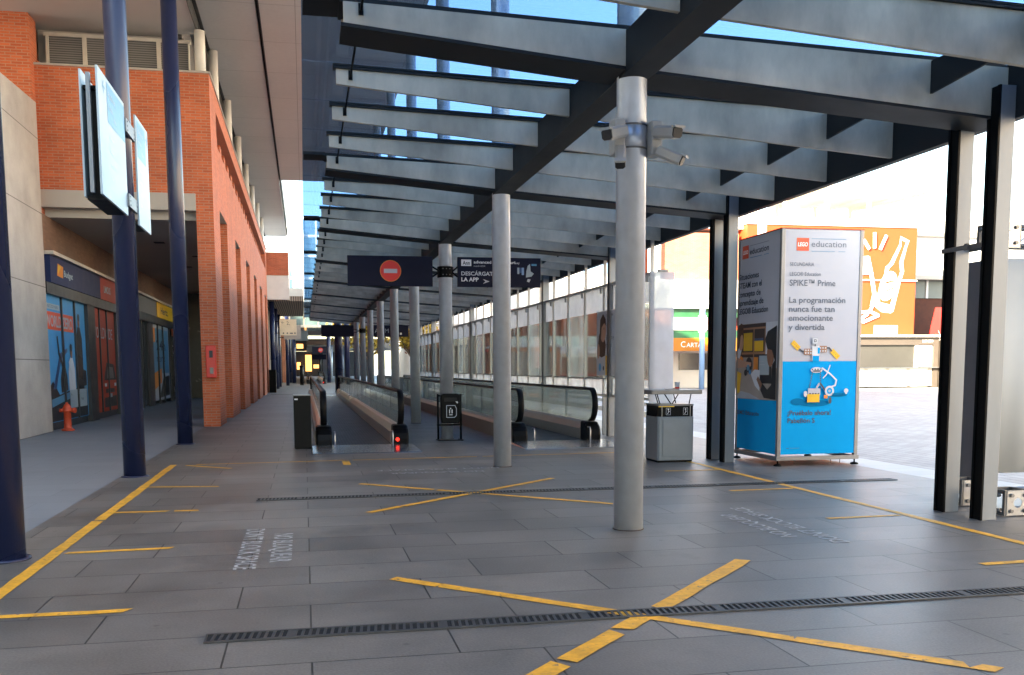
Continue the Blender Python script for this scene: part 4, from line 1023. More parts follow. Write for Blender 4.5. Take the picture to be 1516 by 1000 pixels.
# shops under the passage
XS = -6.12
S1 = thing('travel_shop', 'travel shop front with a navy and red sign and a blue poster window', 'shop', (XS, 29, 0))
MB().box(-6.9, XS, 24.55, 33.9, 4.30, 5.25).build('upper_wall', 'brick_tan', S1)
MB().box(XS, XS + .24, 24.9, 33.9, 4.28, 4.36).build('sign_hood', 'frame_cream', S1)
nv = MB().box(XS + .0, XS + .14, 24.95, 30.70, 3.61, 4.275).build('navy_sign', 'shop_navy', S1)
rd = MB().box(XS + .0, XS + .14, 30.70, 33.9, 3.61, 4.275).build('red_sign', 'poster_red', S1)
p = Print((XS + .14, 0, 0), (0, 1, 0), (0, 0, 1)); p.poly([(25.55, 3.82), (26.15, 3.80), (26.2, 4.09), (25.65, 4.13)], 'print_orange').poly([(25.62, 3.85), (26.0, 4.08), (25.68, 4.1)], 'print_yellow').text("Budget", 26.25, 3.86, .15, 'board_white', .95, .03); p.build('lettering', nv)
p = Print((XS + .14, 0, 0), (0, 1, 0), (0, 0, 1)); p.text("LIMOUS", 31.2, 3.84, .20, 'board_white', 1.0, .02); p.build('lettering', rd)
MB().box(-6.9, XS + .12, 24.6, 33.9, 3.33, 3.60).build('lintel_beam', 'shop_frame', S1)
MB().box(-6.9, XS - .02, 24.55, 33.9, 0, .18).build('sill', 'shop_frame', S1)
w = MB().box(XS - .04, XS, 24.6, 29.0, .18, 3.33).build('blue_window', 'poster_blue', S1)
p = Print((XS, 0, 0), (0, 1, 0), (0, 0, 1))
p.rect(24.7, 26.2, 2.98, 3.12, 'board_white').text("DISCOVER", 24.8, 3.02, .07, 'poster_darkblue', 1.25).rect(24.65, 27.6, 2.48, 2.92, 'print_red').text("WORLD ZERO", 24.8, 2.56, .27, 'board_white', 2.7, .02)
p.poly([(24.7, .2), (28.9, .2), (28.9, 1.45), (28.5, 1.5), (28.0, 1.0), (27.0, .95), (25.8, .85), (25.2, 1.2), (24.7, 1.0)], 'print_black')
p.poly([(25.2, 1.0), (26.0, 1.9), (26.8, 2.05), (26.8, 1.95), (26.1, 1.75), (25.5, 1.0)], 'poster_darkblue').poly([(25.0, .75), (27.5, .95), (28.9, 1.05), (28.9, .9), (26.0, .65), (25.0, .55)], 'board_blue')
for x, h in ((26.35, 2.05), (27.2, 2.25), (28.2, 3.1)):
    p.poly([(x - .35, .9), (x + .35, .95), (x + .32, h - .75), (x + .12, h - .45), (x - .15, h - .45), (x - .38, h - .8)], 'print_black' if x != 27.2 else 'print_lightgrey').disc(x, h - .28, .12, 'skin_dark', .18).disc(x, h - .18, .13, 'print_black', .10)
p.stroke([(26.2, 1.6), (25.9, 1.9), (25.8, 2.3)], .12, 'print_black').stroke([(27.0, 1.7), (27.25, 1.3), (27.3, .95)], .25, 'print_lightgrey').poly([(27.9, 1.3), (28.4, 1.2), (28.5, 1.8), (28.0, 1.9)], 'brown')
p.rect(26.83, 27.72, .47, .95, 'board_white').rect(27.92, 28.78, .47, .95, 'board_white').text("info", 26.95, .8, .06, 'ink').text("Rental", 28.1, .65, .08, 'ink').rect(27, 27.3, .6, .63, 'print_grey')
p.build('poster', w)
for y in (24.62, 26.3, 27.7): MB().box(XS, XS + .05, y - .03, y + .03, .18, 3.33).build('mullion', 'shop_frame', S1)
MB().box(XS - .05, XS + .10, 29.0, 29.95, 0, 3.33).build('door_post', 'shop_frame', S1)
w = MB().box(XS - .04, XS, 29.95, 33.3, .18, 3.33).build('red_window', 'poster_red', S1)
p = Print((XS, 0, 0), (0, 1, 0), (0, 0, 1)); p.text("WORLDWIDE", 30.0, 2.44, .33, 'board_white', 2.9)
p.poly([(31.3, .3), (33.2, .3), (33.2, 1.2), (32.9, 1.65), (31.8, 1.7), (31.4, 1.25)], 'print_black').poly([(31.3, .6), (33.2, .65), (33.2, 1.15), (31.35, 1.15)], 'poster_red').poly([(31.75, 1.2), (32.9, 1.2), (32.75, 1.55), (31.95, 1.58)], 'shop_grey').rect(31.5, 32.9, .75, .88, 'print_black').rect(31.4, 31.7, .95, 1.05, 'print_lightgrey').rect(32.9, 33.2, .95, 1.05, 'print_lightgrey').rect(32.0, 32.5, .6, .72, 'board_white')
for k in range(4): p.rect(30.1, 30.35, .5 + k * .25, .6 + k * .25, 'print_orange')
p.build('poster', w)
for y in (30.9, 32.0): MB().box(XS, XS + .04, y - .035, y + .035, .18, 3.33).build('mullion', 'shop_frame', S1)
MB().box(XS - .05, XS + .10, 33.3, 33.9, 0, 3.33).build('end_post', 'shop_frame', S1)
S2 = thing('rental_shop', 'dark shop front with a yellow sign and pale poster, deeper in the passage', 'shop', (XS, 42, 0))
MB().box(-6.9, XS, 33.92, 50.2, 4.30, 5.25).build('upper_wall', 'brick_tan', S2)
MB().box(XS, XS + .24, 33.92, 50.2, 4.28, 4.36).build('sign_hood', 'frame_cream', S2)
MB().box(XS, XS + .12, 33.92, 42.0, 3.66, 4.275).build('grey_sign', 'shop_grey', S2)
ysn = MB().box(XS, XS + .14, 42.0, 47.2, 3.66, 4.275).build('yellow_sign', 'shop_yellow', S2)
Print((XS + .14, 0, 0), (0, 1, 0), (0, 0, 1)).text("Hertz.", 43.0, 3.84, .28, 'ink', 2.2, .02).build('lettering', ysn)
MB().box(XS, XS + .10, 47.2, 50.2, 3.0, 4.275).build('brick_panel', 'brick', S2)
MB().box(-6.9, XS + .10, 33.92, 47.2, 3.36, 3.655).build('lintel_beam', 'shop_frame', S2)
MB().box(XS - .05, XS - .01, 33.92, 41.0, .05, 3.36).build('dark_window', 'shop_glass', S2)
w = MB().box(XS - .04, XS, 41.3, 46.0, .15, 3.36).build('poster_window', 'board_white', S2)
p = Print((XS, 0, 0), (0, 1, 0), (0, 0, 1)); p.rect(41.35, 45.9, .2, 3.3, 'print_grey').rect(41.5, 45.8, 1.3, 3.2, 'board_blue').poly([(41.35, .6), (43.5, .9), (43.6, 1.5), (41.4, 1.3)], 'print_orange').poly([(42.8, .25), (45.8, .3), (45.8, 1.2), (44, 1.1)], 'print_black').text("24h", 42.3, 2.3, .4, 'shop_navy', 2.6, .02).text("rent", 42.3, 1.8, .3, 'shop_navy', 2.4).rect(41.35, 42.0, 2.6, 3.2, 'print_orange')
p.build('poster', w)
for y in (34.0, 35.4, 37.1, 38.4, 39.8, 41.1, 42.6, 44.1, 46.1): MB().box(XS, XS + .06, y - .06, y + .06, 0, 3.36).build('mullion', 'shop_frame', S2)
MB().box(XS, XS + .07, 39.9, 41.0, 0, 3.36).build('door_post', 'shop_frame', S2)
MB().box(XS, XS + .12, 46.2, 50.2, 0, 3.0).build('dark_door', 'shop_dark', S2)

# hydrant, hose cabinet
hx, hy = -5.72, 24.75
t = thing('fire_hydrant', 'orange red fire hydrant standing at the foot of the stone wall', 'hydrant', (hx, hy, 0))
MB().lathe(hx, hy, [(.15, 0), (.15, .04), (.10, .05), (.085, .12), (.085, .46), (.11, .47), (.11, .50), (.10, .56), (.07, .63), (.03, .66), (.03, .69)], 20).build('body', 'hydrant_red', t)
mb = MB(); mb.tube([(hx, hy, .5), (hx + .17, hy - .04, .5)], .05, 12); mb.tube([(hx + .15, hy - .035, .5), (hx + .2, hy - .05, .5)], .065, 12); mb.build('outlet', 'hydrant_red', t)
mb = MB(); mb.tube([(hx - .05, hy - .03, .5), (hx - .16, hy - .07, .5)], .045, 12); mb.build('side_outlet', 'hydrant_red', t)
t = thing('fire_hose_box', 'red fire equipment box with two small black windows on the first brick pier', 'fire box', (-2.31, 25.25, 1.25))
bx = MB().box(-2.45, -2.20, 25.14, 25.298, 1.26, 2.08).build('box_body', 'red', t, bevel=.02)
MB().box(-2.365, -2.275, 25.128, 25.139, 1.77, 1.95).build('window', 'print_black', bx, bevel=.004)
MB().box(-2.365, -2.275, 25.128, 25.139, 1.36, 1.52).build('window', 'shop_grey', bx, bevel=.004)

# ================================================================== FAR END OF THE GALLERY
FG = thing('slatted_canopy', 'timber slatted canopy on a navy column beyond the brick building', 'canopy', (-1, 70, 0))
MB().box(-4.5, .02, 61.8, 80, 5.7, 6.0).build('slatted_ceiling', 'slats', FG)
MB().box(-4.5, .06, 61.75, 80.05, 6.0, 6.5).build('roof_edge', 'white_concrete', FG)
for y in (62.6, 70, 77.5): MB().cyl(-1.95, y, 0, 5.7, .16, 20).build('column', 'navy', FG)
MB().box(-6, -2.6, 62, 80, 0, 5.7).build('back_wall', 'brown', FG)
for y in (64, 66.5, 69, 72, 75): MB().box(-2.6, -2.45, y, y + .5, 0, 5.7).build('fin', 'plaster', FG)
def box_sign(x0, x1, y, z0, z1, m, label, marks=True):
    t = thing('projecting_sign', label, 'sign', ((x0 + x1) / 2, y, z0))
    o = MB().box(x0, x1, y - .08, y + .08, z0, z1).build('panel', m, t, bevel=.01)
    mb = MB()
    for z in (z0 + .15, z1 - .15): mb.tube([(x0 - .6, y, z), (x0, y, z)], .03, 8)
    mb.build('bracket', 'black_steel', t)
    if marks:
        p = Print((x0, y - .08, z0), (1, 0, 0), (0, 0, 1)); w = x1 - x0
        p.text("←", .12, .75, .16, 'ink').text("2,", .45, .68, .22, 'ink')
        for k in (.22, .45, .9): p.disc(k * w, .14, .05, 'ink', n=12)
        p.rect(.6 * w, .78 * w, .10, .17, 'ink'); p.build('lettering', o)
box_sign(-1.52, -.44, 64, 3.62, 4.66, 'cream_sign', 'square cream wayfinding sign projecting from the left wall far off')
box_sign(-1.5, -.2, 76, 3.7, 4.8, 'taupe', 'tan wayfinding sign just behind the cream one', False)
box_sign(-1.3, .5, 112, 4.6, 6.1, 'board_white', 'pale projecting sign very far down the left side', False)
t = thing('black_bin', 'tall black bin against the far left wall at the end of the brick building', 'bin', (-1.9, 59.5, 0)); MB().box(-2.12, -1.70, 59.2, 59.8, 0, 1.35).build('body', 'black_steel', t, bevel=.02); MB().box(-2.13, -1.69, 59.19, 59.81, 1.35, 1.39).build('lid', 'black_steel', t)
def far_block(x0, x1, y0, y1, h, m, label, trim=True):
    t = thing('far_building', label, 'building', ((x0 + x1) / 2, (y0 + y1) / 2, 0))
    MB().box(x0, x1, y0, y1, 0, h).build('wall', m, t)
    MB().box(x0 - .1, x1 + .1, y0 - .1, y1 + .1, h, h + .3).build('roof', 'white_concrete', t)
    y = y0 + 1.5
    while y < y1 - 2: MB().box(x1, x1 + .12, y, y + 1.3, 0, min(3.6, h - .5)).build('window', 'shop_glass', t); y += 3.2
    return t
far_block(-9, -2.3, 80.2, 100, 5.4, 'plaster', 'grey low building beyond the slatted canopy')
far_block(-9, -1.9, 100.2, 128, 6.5, 'brick_far', 'pink brick building far down the left side')
far_block(-9, -1.6, 128.2, 165, 6.0, 'brown', 'dark building at the far left end of the walkway')
GT = thing('glass_tower', 'glazed stair tower with white frame rising beyond the brick building', 'building', (1.5, 92, 0))
MB().box(-1.2, 2.6, 90, 97, 5.2, 15.0).build('glass_wall', 'tower_glass', GT)
mb = MB()
for z in (5.2, 7.5, 9.6, 11.6, 13.4, 15.0): mb.box(-1.3, 2.7, 89.85, 89.99, z, z + .22)
for x in (-1.3, 0., 1.3, 2.55): mb.box(x, x + .14, 89.8, 89.849, 5.2, 15.2)
mb.tube([(.1, 89.6, 6), (.1, 89.6, 14)], .12, 10)
mb.build('frame', 'white', GT)
for x in (-1.0, 2.4): MB().cyl(x, 96, 0, 5.2, .2, 16).build('leg', 'navy', GT)
GR = thing('gallery_roof', 'low pale roof over the far part of the walkway', 'roof', (-1, 110, 7))
MB().box(-9, 2.6, 82, 89.7, 7.0, 7.3).build('front_slab', 'plaster', GR); MB().box(-9, 6.8, 98, 166, 6.9, 7.2).build('rear_slab', 'plaster', GR)
for y in (82.5, 98.5, 125): MB().cyl(-1.4, y, 0, 6.9, .14, 12).build('column', 'navy', GR)
C2 = thing('far_canopy', 'second glass canopy far down the walkway', 'canopy', (2, 120, 0))
y = 104.5
while y < 150: MB().box(.4, 6.3, y - .1, y + .1, 3.9, 4.25).build('beam', 'beam', C2); y += 2.84
MB().box(.35, 6.5, 104, 150, 4.3, 4.33).build('glass_roof', 'roof_glass', C2)
MB().box(.3, 6.5, 103.9, 104.0, 3.95, 4.4).build('front_edge', 'brown', C2)
for k in range(8): MB().cyl(2.9, 105 + 5.68 * k, 0, 4.0, .15, 16).build('column', 'steel_col', C2)
for k in range(8): MB().cyl(4.6, 105 + 5.68 * k, 0, 4.0, .15, 16).build('column', 'steel_col', C2)
t, bd = hanging_sign(.86, 2.62, 104.6 - 1.2, 3.0, 3.75, 'navy sign with a red disc hanging very far down the walkway', 2.9)
Print((1.74, 103.35, 3.37), (1, 0, 0), (0, 0, 1), lift=.02, step=.01).disc(0, 0, .25, 'sign_red').rect(-.16, .16, -.05, .05, 'print_white').build('no_entry_disc', bd)
t, bd = hanging_sign(1.0, 3.2, 125, 2.55, 3.2, 'pale blue sign hanging beneath the far canopy', 3.4)
NC = 'navy columns at the far end of the canopy'
for x, y, r, l in ((2.06, 58.5, .24, 'stout navy column beyond the end of the left walkway'), (2.9, 66, .18, 'slim navy column right of the stout one, far off'), (3.3, 62, .16, 'slim navy column nearest the farthest silver column')):
    t = thing('navy_column', l, 'column', (x, y, 0), NC); MB().cyl(x, y, 0, 6, r, 20).build('shaft', 'navy', t); MB().lathe(x, y, [(r + .05, 0), (r + .05, .03), (r, .04)], 20).build('base_plate', 'navy', t)
EB = thing('far_footbridge', 'dark covered footbridge with warm lit signs closing the end of the walkway', 'bridge', (2, 160, 0))
MB().box(-1.6, 30, 152, 160, 4.2, 6.0).build('deck', 'shop_dark', EB); MB().box(-1.6, 12, 168, 169, 0, 4.3).build('back_wall', 'shop_dark', EB)
for q in ((-1.1, -.1, 151.8, 151.95, 4.5, 5.2), (.2, 1.2, 160, 160.1, .9, 3.6), (-1.2, -.6, 160, 160.1, 1.2, 2.4), (1.5, 2.4, 160, 160.1, 1.4, 2.0)): MB().box(*q).build('lit_sign', 'warm_light', EB)
for x in (-1.5, 2.5, 6.5, 10.5): MB().cyl(x, 156, 0, 4.2, .2, 12).build('leg', 'shop_dark', EB)
for k, (x, y, l) in enumerate(((-.2, 96, 'dark slim bollard at far left of the far walkway'), (-.25, 84, 'dark slim bollard nearer than the other one, left of the far walkway'))):
    t = thing('dark_bollard', l, 'bollard', (x, y, 0)); MB().cyl(x, y, 0, 1.6, .16, 12).build('post', 'black_steel', t); MB().lathe(x, y, [(.2, 1.6), (.2, 1.68), (.02, 1.72)], 12).build('cap', 'black_steel', t)

# ================================================================== BACKGROUND ACROSS THE PLAZA
def P3(o): return o
MU = thing('mural_building', 'large orange wall with a white bottle and glass mural above a kiosk', 'building', (34, 60, 0))
wl_ = MB().box(27.9, 40.0, 57.0, 66, 3.34, 10.43).build('mural_wall', 'orange', MU)
MB().box(27.7, 40.2, 57.5, 66, 0, 3.33).build('lower_wall', 'brown', MU)
MB().box(27.8, 40.1, 56.9, 66.1, 10.44, 10.9).build('parapet', 'white_warm', MU)
MB().box(28.6, 29.2, 56.97, 57.0, 3.4, 10.42).build('white_strip', 'white', MU)
k_ = 57 / 56.
p = Print((0, 57.0, 0), (1, 0, 0), (0, 0, 1), lift=.02, step=.008)
def sc(pts): return [(x * k_, 1.5 + (z - 1.5) * k_) for x, z in pts]
bot = sc([(38.07, 9.75), (38.73, 9.47), (38.6, 9.14), (38.32, 8.07), (38.42, 7.5), (38.19, 6.76), (37.75, 4.93), (37.57, 4.81), (36.87, 4.89), (36.37, 5.26), (36.55, 6.0), (37.01, 7.32), (37.08, 7.77), (37.35, 7.98), (38.04, 9.26)])
p.poly(bot, 'white')
cx_, cz_ = sum(a for a, _ in bot) / 15, sum(b for _, b in bot) / 15
inn = sc([(38.12, 9.5), (38.5, 9.38), (38.38, 9.05), (38.05, 8.05), (38.15, 7.5), (37.95, 6.8), (37.5, 5.35), (36.75, 5.5), (36.72, 6.0), (37.2, 7.3), (37.35, 7.7), (37.62, 7.95), (38.15, 9.1)])
p.poly(inn, 'orange'); lc = sc([(37.3, 6.55)])[0]; p.disc(lc[0], lc[1], .62, 'white', 1.0, rot=-.32)
p.stroke(sc([(37.15, 6.75), (37.75, 6.9)]), .12, 'orange').stroke(sc([(37.55, 6.85), (37.62, 6.4), (37.2, 6.25)]), .08, 'orange')
p.stroke(sc([(35.3, 8.27), (35.77, 8.30), (36.04, 7.3), (36.30, 6.0), (36.15, 5.3)]), .28, 'white').poly(sc([(34.9, 8.3), (35.8, 8.3), (36.0, 7.25), (34.9, 7.25)]), 'white').stroke(sc([(36.3, 5.4), (35.8, 4.7), (35.3, 4.4)]), .2, 'white').stroke(sc([(34.9, 4.3), (35.6, 4.25), (36.6, 4.65), (36.0, 4.9), (35.4, 4.85)]), .2, 'white')
for a in (((36.13, 9.87), (36.16, 8.98)), ((36.96, 9.72), (36.58, 8.9)), ((35.4, 9.4), (35.75, 8.9)), ((34.6, 9.9), (35.2, 9.0))): p.stroke(sc(a), .22, 'white')
p.rect(29.2, 40.0, 6.96, 7.04, 'white_warm')
p.build('mural', wl_)
mb = MB(); mb.box(27, 41.5, 57, 65, 12.9, 13.05)
for x in (27.5, 30.5, 33.5, 36.5, 39.3): mb.box(x, x + .2, 57.2, 57.4, 10.9, 12.9); mb.box(x, x + .2, 64, 64.2, 10.9, 12.9)
for x in range(28, 41, 2): mb.box(x, x + .15, 56.5, 65.5, 12.7, 12.9)
mb.build('roof_pergola', 'white_warm', MU)
KI = thing('food_kiosk', 'long grey food kiosk with a serving window under the orange mural', 'kiosk', (35, 55.5, 0))
fr_ = MB(); fr_.box(29.5, 40.1, 54.5, 57.4, 2.72, 3.22); fr_.box(39.75, 40.1, 54.5, 57.4, 0, 2.72); fr_.box(29.5, 40.1, 56.8, 57.4, 0, 2.72); fr_.build('frame', 'kiosk_grey', KI)
MB().box(29.3, 40.2, 54.2, 57.45, 3.22, 3.34).build('roof', 'white_warm', KI)
MB().box(29.5, 38.5, 54.7, 54.75, 1.32, 2.72).build('serving_window', 'kiosk_glass', KI)
MB().box(38.5, 38.72, 54.6, 54.8, .05, 2.72).build('post', 'white_warm', KI)
MB().box(38.75, 39.72, 54.62, 54.7, 1.35, 2.68).build('menu_board', 'white', KI)
ct = MB().box(29.5, 39.7, 54.55, 54.9, .08, 1.24).build('counter_front', 'white_warm', KI)
MB().box(29.4, 40.2, 54.2, 55.0, 1.25, 1.30).build('counter_top', 'alu', KI)
mb = MB()
for x in (31.5, 33.2, 34.9, 36.4, 37.9, 39.4): mb.box(x, x + .2, 54.5, 54.545, .1, 1.2)
mb.build('counter_batten', 'frame_cream', ct)
MB().box(29.6, 39.7, 54.6, 57, 0, .08).build('plinth', 'black_steel', KI)
Print((38.9, 54.49, 2.9), (1, 0, 0), (0, 0, 1), lift=.01).text("LUNCH", 0, 0, .13, 'white', .75, .04).build('lettering', KI)
wsn = thing('roof_sign', 'small white sign board standing on the kiosk roof', 'sign', (36.4, 54.6, 3.34)); MB().box(35.5, 37.1, 54.5, 54.6, 3.40, 3.95).build('board', 'white', wsn); [MB().box(x, x + .1, 54.5, 54.6, 3.34, 3.4).build('leg', 'alu', wsn) for x in (35.6, 36.9)]
def leafball(mb, c, rx, rz, n, s):
    for _ in range(n):
        while True:
            v = Vector((random.uniform(-1, 1), random.uniform(-1, 1), random.uniform(-1, 1)))
            if v.length <= 1: break
        if random.random() > .25: v = v.normalized() * random.uniform(.7, 1.0)
        p = Vector(c) + Vector((v.x * rx, v.y * rx, v.z * rz)); a = Vector((random.gauss(0, 1), random.gauss(0, 1), random.gauss(0, 1))).normalized(); b = a.orthogonal().normalized() * s * random.uniform(.6, 1.3); a2 = a.cross(b).normalized() * s * .6
        k = len(mb.v); mb.v += [tuple(p - b), tuple(p + a2), tuple(p + b), tuple(p - a2)]; mb.face([k, k + 1, k + 2, k + 3])
t = thing('clipped_bush', 'narrow clipped green bush at the right end of the food kiosk', 'bush', (40.4, 54.8, 0))
mb = MB()
for z in (.3, .6, .95): leafball(mb, (40.42, 54.8, z), .33, .33, 350, .06)
mb.build('foliage', 'leaf_green', t, normals=False); MB().tube([(40.42, 54.8, 0), (40.42, 54.8, .8)], .04, 6).build('stem', 'bark', t)
t = thing('menu_stand', 'pale slatted menu board standing behind the clipped bush', 'menu board', (40.5, 55.5, 0)); MB().box(40.15, 40.75, 55.4, 55.46, 1.1, 2.15).build('board', 'white_warm', t); [MB().box(x, x + .05, 55.42, 55.44, 0, 1.1).build('leg', 'alu', t) for x in (40.2, 40.65)]
mb = MB(); [mb.box(40.2, 40.7, 55.385, 55.399, 1.2 + .15 * k, 1.24 + .15 * k) for k in range(6)]; mb.build('line_slats', 'taupe', t)
t = thing('vending_booth', 'grey booth with two pale doors right of the food kiosk', 'booth', (40.9, 54, 0))
MB().box(40.2, 41.55, 53.6, 56, 0, 3.0).build('body', 'kiosk_grey', t); MB().box(40.1, 41.6, 53.5, 56, 3.0, 3.1).build('roof', 'taupe', t)
for x in (40.3, 40.92): o = MB().box(x, x + .58, 53.56, 53.60, .1, 2.2).build('door', 'white_warm', t); MB().box(x + .15, x + .5, 53.54, 53.559, 1.0, 1.9).build('door_pane', 'taupe', o); MB().box(x + .25, x + .45, 53.52, 53.539, .8, .95).build('handle', 'ink', o)
t = thing('brown_booth', 'brown booth with white vertical lettering and black stripes, seen between the right posts', 'booth', (44, 54, 0))
o = MB().box(41.62, 47, 54.3, 57, 0, 3.15).build('body', 'brown', t); MB().box(41.61, 47.1, 54.2, 57, 3.15, 3.25).build('roof', 'kiosk_grey', t)
p = Print((41.62, 54.3, 0), (0, 0, 1), (-1, 0, 0), lift=.01)
p.text("XBOC", 1.85, -.62, .28, 'white', 1.0, .03).text("B-TOS", 1.85, -.90, .12, 'white', .8).text("MENU", 2.2, -1.2, .1, 'white', .5)
for k in range(6): p.rect(.5 if k in (2, 3) else 1.0, 1.7, -.4 - .2 * k - .1, -.4 - .2 * k, 'print_black')
p.build('lettering', o)
WB = thing('white_building', 'white upper building with a window band behind the booths on the right', 'building', (52, 66, 0))
MB().box(40.5, 75, 63, 75, 0, 6.3).build('brick_base', 'red_brown', WB); MB().box(40.3, 75.5, 62.6, 75, 7.9, 12.2).build('upper_wall', 'white', WB); MB().box(40.4, 75, 62.9, 75, 6.31, 7.89).build('window_band', 'pale_glass', WB)
mb = MB(); mb.box(40.2, 75.6, 62.0, 62.59, 7.6, 7.9); mb.box(40.2, 75.6, 62.2, 62.6, 10.7, 11.0); mb.build('ledge', 'frame_cream', WB)
for k in range(16): MB().box(41 + 2 * k, 41.15 + 2 * k, 62.8, 62.89, 6.31, 7.6).build('mullion', 'white', WB)
t = thing('red_awning', 'bright red sloping awning panel behind the booths', 'awning', (43.3, 60, 3.3)); MB().prism([(42.6, 3.3), (46.2, 3.3), (46.2, 5.4), (43.1, 5.4)], 'y', 59.0, 59.1).build('fabric', 'sign_red', t); [MB().box(x, x + .1, 59.1, 59.2, 0, 5.4).build('post', 'brown', t) for x in (43.2, 46)]

def branchy(x, y, h, label, leafm, nleaf, leafs, twig='bark', crown=.5, rad=2.0, group=None, cat='tree', name='tree'):
    t = thing(name, label, cat, (x, y, 0), group)
    mb = MB(); tips = []
    mb.tube([(x, y, 0), (x + .05, y, h * .22), (x - .03, y + .05, h * .42)], [h * .028, h * .022, h * .017], 8)
    for k in range(11):
        a = k * 2.4 + random.uniform(-.3, .3); z0 = h * random.uniform(.28, .42); L = rad * random.uniform(.6, 1.05); el = random.uniform(.5, 1.25)
        p0 = Vector((x, y, z0)); d = Vector((math.cos(a) * math.cos(el), math.sin(a) * math.cos(el), math.sin(el))); p1 = p0 + d * L * .6; p2 = p1 + (d + Vector((0, 0, .25))).normalized() * L * .8
        mb.tube([tuple(p0), tuple(p1), tuple(p2)], [h * .012, h * .008, h * .003], 6); tips += [p1.lerp(p2, .5), p2]
        for j in range(7):
            q = p0.lerp(p2, random.uniform(.4, 1)); e = Vector((random.gauss(0, 1), random.gauss(0, 1), random.uniform(.1, 1.2))).normalized() * L * random.uniform(.25, .6)
            mb.tube([tuple(q), tuple(q + e * .6 + Vector((0, 0, .05))), tuple(q + e)], [h * .004, h * .003, h * .0015], 5); tips.append(q + e)
    mb.build('trunk', twig, t)
    if nleaf:
        lf = MB()
        for q in tips: leafball(lf, q, random.uniform(.35, .8) * rad * .4, random.uniform(.3, .6) * rad * .4, nleaf, leafs)
        lf.build('crown', leafm, t, normals=False)
    return t
branchy(45.6, 58.2, 6.4, 'bare reddish tree between the right posts behind the brown booth', 'leaf_red', 7, .10, 'twig', rad=2.0)
branchy(44.1, 57.8, 5.4, 'smaller bare whitish tree left of the reddish one', 'leaf_red', 1, .08, 'white_warm', rad=1.4)
TG = 'autumn trees beyond the end of the glass screen'
branchy(7.6, 68, 6.2, 'golden autumn tree right behind the far end of the glass screen', 'leaf_gold', 24, .16, rad=2.6, group=TG)
branchy(5.3, 80, 6.8, 'green gold tree farther off between the silver columns', 'leaf_gold', 24, .18, rad=3.0, group=TG)
branchy(9.8, 74, 4.0, 'low red leaved tree beside the golden one', 'leaf_red', 24, .15, rad=1.8, group=TG)

BX = thing('brick_restaurant', 'sunlit brick and white building behind the recycling bin, with a yellow sign', 'building', (25, 62, 0))
MB().box(21.2, 22.9, 57.2, 60, 0, 5.1).build('brick_pier', 'brick_far', BX); MB().box(13, 27.6, 57, 66, 5.1, 6.9).build('white_band', 'white_warm', BX)
MB().box(22.2, 27.6, 57.6, 66, 6.9, 9.9).build('brick_upper', 'brick_far', BX); MB().box(13, 21.6, 59, 66, 6.9, 9.9).build('pale_upper', 'white_warm', BX)
MB().box(21.6, 22.2, 57.3, 58, 6.9, 10.2).build('white_strip', 'white', BX); MB().box(17.5, 19.5, 58.6, 59, 7.4, 9.4).build('blue_panel', 'flag_blue', BX); MB().box(13, 29, 57.6, 66, 10.2, 11.6).build('roof_storey', 'white', BX)
MB().box(22.9, 27.6, 60, 60.2, 0, 5.1).build('shop_wall', 'white_warm', BX); MB().box(13, 21.2, 59, 59.3, 0, 5.1).build('side_wall', 'brick_far', BX)
MB().box(22.95, 27.6, 57.4, 57.5, 4.55, 5.09).build('green_fascia', 'green', BX); MB().box(22.95, 25.4, 57.3, 57.4, 3.75, 4.54).build('white_screen', 'white', BX); MB().box(22.95, 27.6, 57.42, 57.5, 3.25, 3.74).build('green_strip', 'green', BX)
o = MB().box(22.95, 27.6, 57.25, 57.5, 2.42, 3.24).build('yellow_sign', 'amber', BX)
Print((23.6, 57.25, 2.66), (1, 0, 0), (0, 0, 1), lift=.01).text("C", 0, 0, .36, 'white', .3).text("ARTA", .38, 0, .28, 'white', 1.05).build('lettering', o)
for q in ((24.6, 26.0), (26.3, 27.4)): MB().box(*q, 59.9, 59.99, 1.2, 2.3).build('window', 'shop_glass', BX)
mb = MB(); mb.box(13, 20.5, 58.8, 58.99, 1.0, 3.4); mb.build('window', 'tower_glass', BX)
for k in range(7): MB().box(13 + 1.1 * k, 13.1 + 1.1 * k, 58.7, 58.79, .0, 5.05).build('mullion', 'white', BX)
t = thing('blue_flag_pole', 'pale blue pole with two white bands before the yellow sign', 'pole', (24.5, 56, 0)); MB().cyl(24.5, 56, 0, 5.45, .17, 16).build('shaft', 'flag_blue', t); MB().cyl(24.5, 56, 4.4, 4.6, .25, 16).build('band', 'white', t); MB().cyl(24.5, 56, 3.55, 3.75, .25, 16).build('band', 'white', t)
PV = thing('exhibition_hall', 'long white exhibition hall with a blue lettered band beyond the glass screen', 'building', (14, 82, 0))
MB().box(8.5, 30, 78, 95, 0, 5.0).build('pale_base', 'white_warm', PV); hw_ = MB().box(8.3, 30.2, 77.8, 95, 5.0, 11.5).build('upper_wall', 'white', PV)
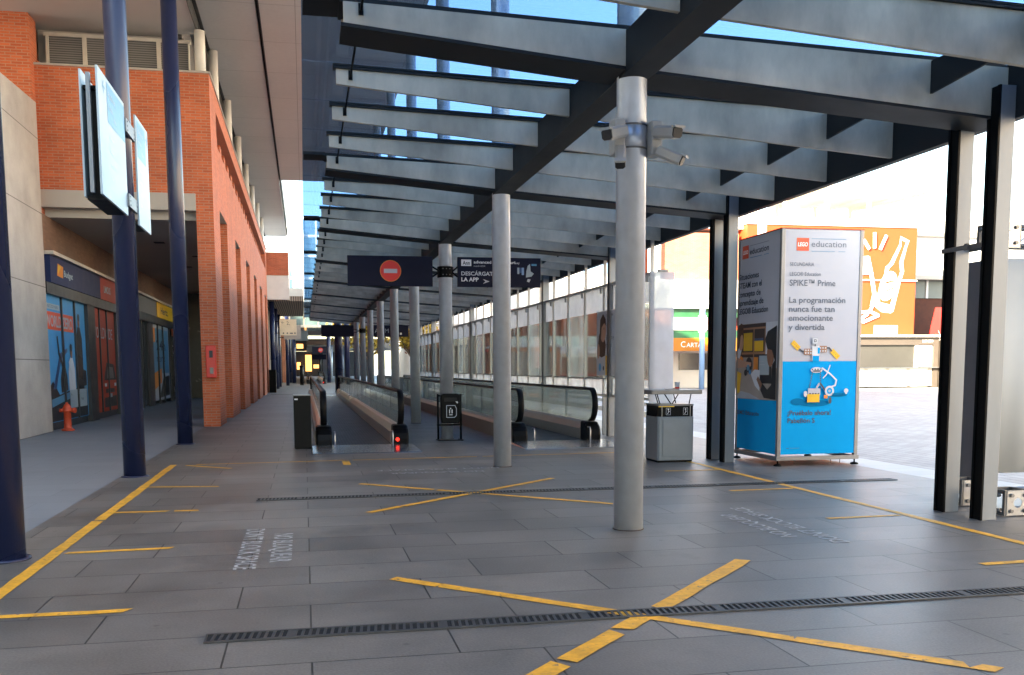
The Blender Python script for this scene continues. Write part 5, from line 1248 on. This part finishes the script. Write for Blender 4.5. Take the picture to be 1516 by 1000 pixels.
bb = MB().box(8.2, 30.3, 77.65, 77.79, 8.0, 9.6).build('blue_band', 'board_blue', PV)
for k, (x, w_) in enumerate(((9.5, 2.4), (13.4, 2.0), (17.2, 3.0), (22, 2.2), (26, 2.6))):
    MB().box(x, x + w_, 77.86, 77.99, .02, 4.6).build('brick_panel', 'brick_far', PV); MB().box(x + w_ + .3, x + w_ + .9, 77.9, 77.99, .02, 4.2).build('door', 'kiosk_grey', PV)
MB().box(14, 21, 76.6, 77.78, 2.7, 2.9).build('awning', 'sign_red', PV)
p = Print((0, 77.65, 0), (1, 0, 0), (0, 0, 1), lift=.02, step=.005)
p.text("North", 14.8, 8.3, .7, 'white', 2.6, .02)
for k in range(3): p.rect(18.2 + k * 1.5, 19.1 + k * 1.5, 8.25, 9.0, 'white')
p.text("Oeste", 22.6, 8.3, .7, 'white', 2.6, .02); p.build('lettering', bb)
p = Print((0, 77.8, 0), (1, 0, 0), (0, 0, 1), lift=.02, step=.005); p.text("7  E  N", 14.0, 6.2, .6, 'ink_soft', 3.4); p.build('lettering', hw_)
for k, (x0, x1, y, m, l) in enumerate(((9.0, 12.0, 44, 'orange_dark', 'small orange stand with a white roof beyond the glass screen'), (14.0, 17.5, 52, 'white_warm', 'low pale stand with a red counter beyond the glass screen'))):
    t = thing('market_stand', l, 'stand', ((x0 + x1) / 2, y, 0), 'stands beyond the glass screen')
    h = (2.7, 2.5, 3.0, 2.35)[k]
    MB().box(x0, x1, y, y + 2.4, 0, h - .3).build('body', m, t); MB().prism([(x0 - .2, h - .3), (x1 + .2, h - .3), (x1 - .6, h + .1), (x0 + .6, h + .1)], 'y', y - .2, y + 2.6).build('roof', 'white', t)
    MB().box(x0 + .3, x1 - .3, y - .03, y - .005, 1.05, h - .5).build('hatch', 'shop_glass' if k % 2 else 'taupe', t); MB().box(x0, x1, y - .35, y - .035, .95, 1.03).build('counter', 'poster_red' if k == 1 else 'white_warm', t)
    MB().box(x0 + .2, x1 - .2, y - .031, y - .006, .3, .8).build('panel', 'poster_red' if k else 'white_warm', t)
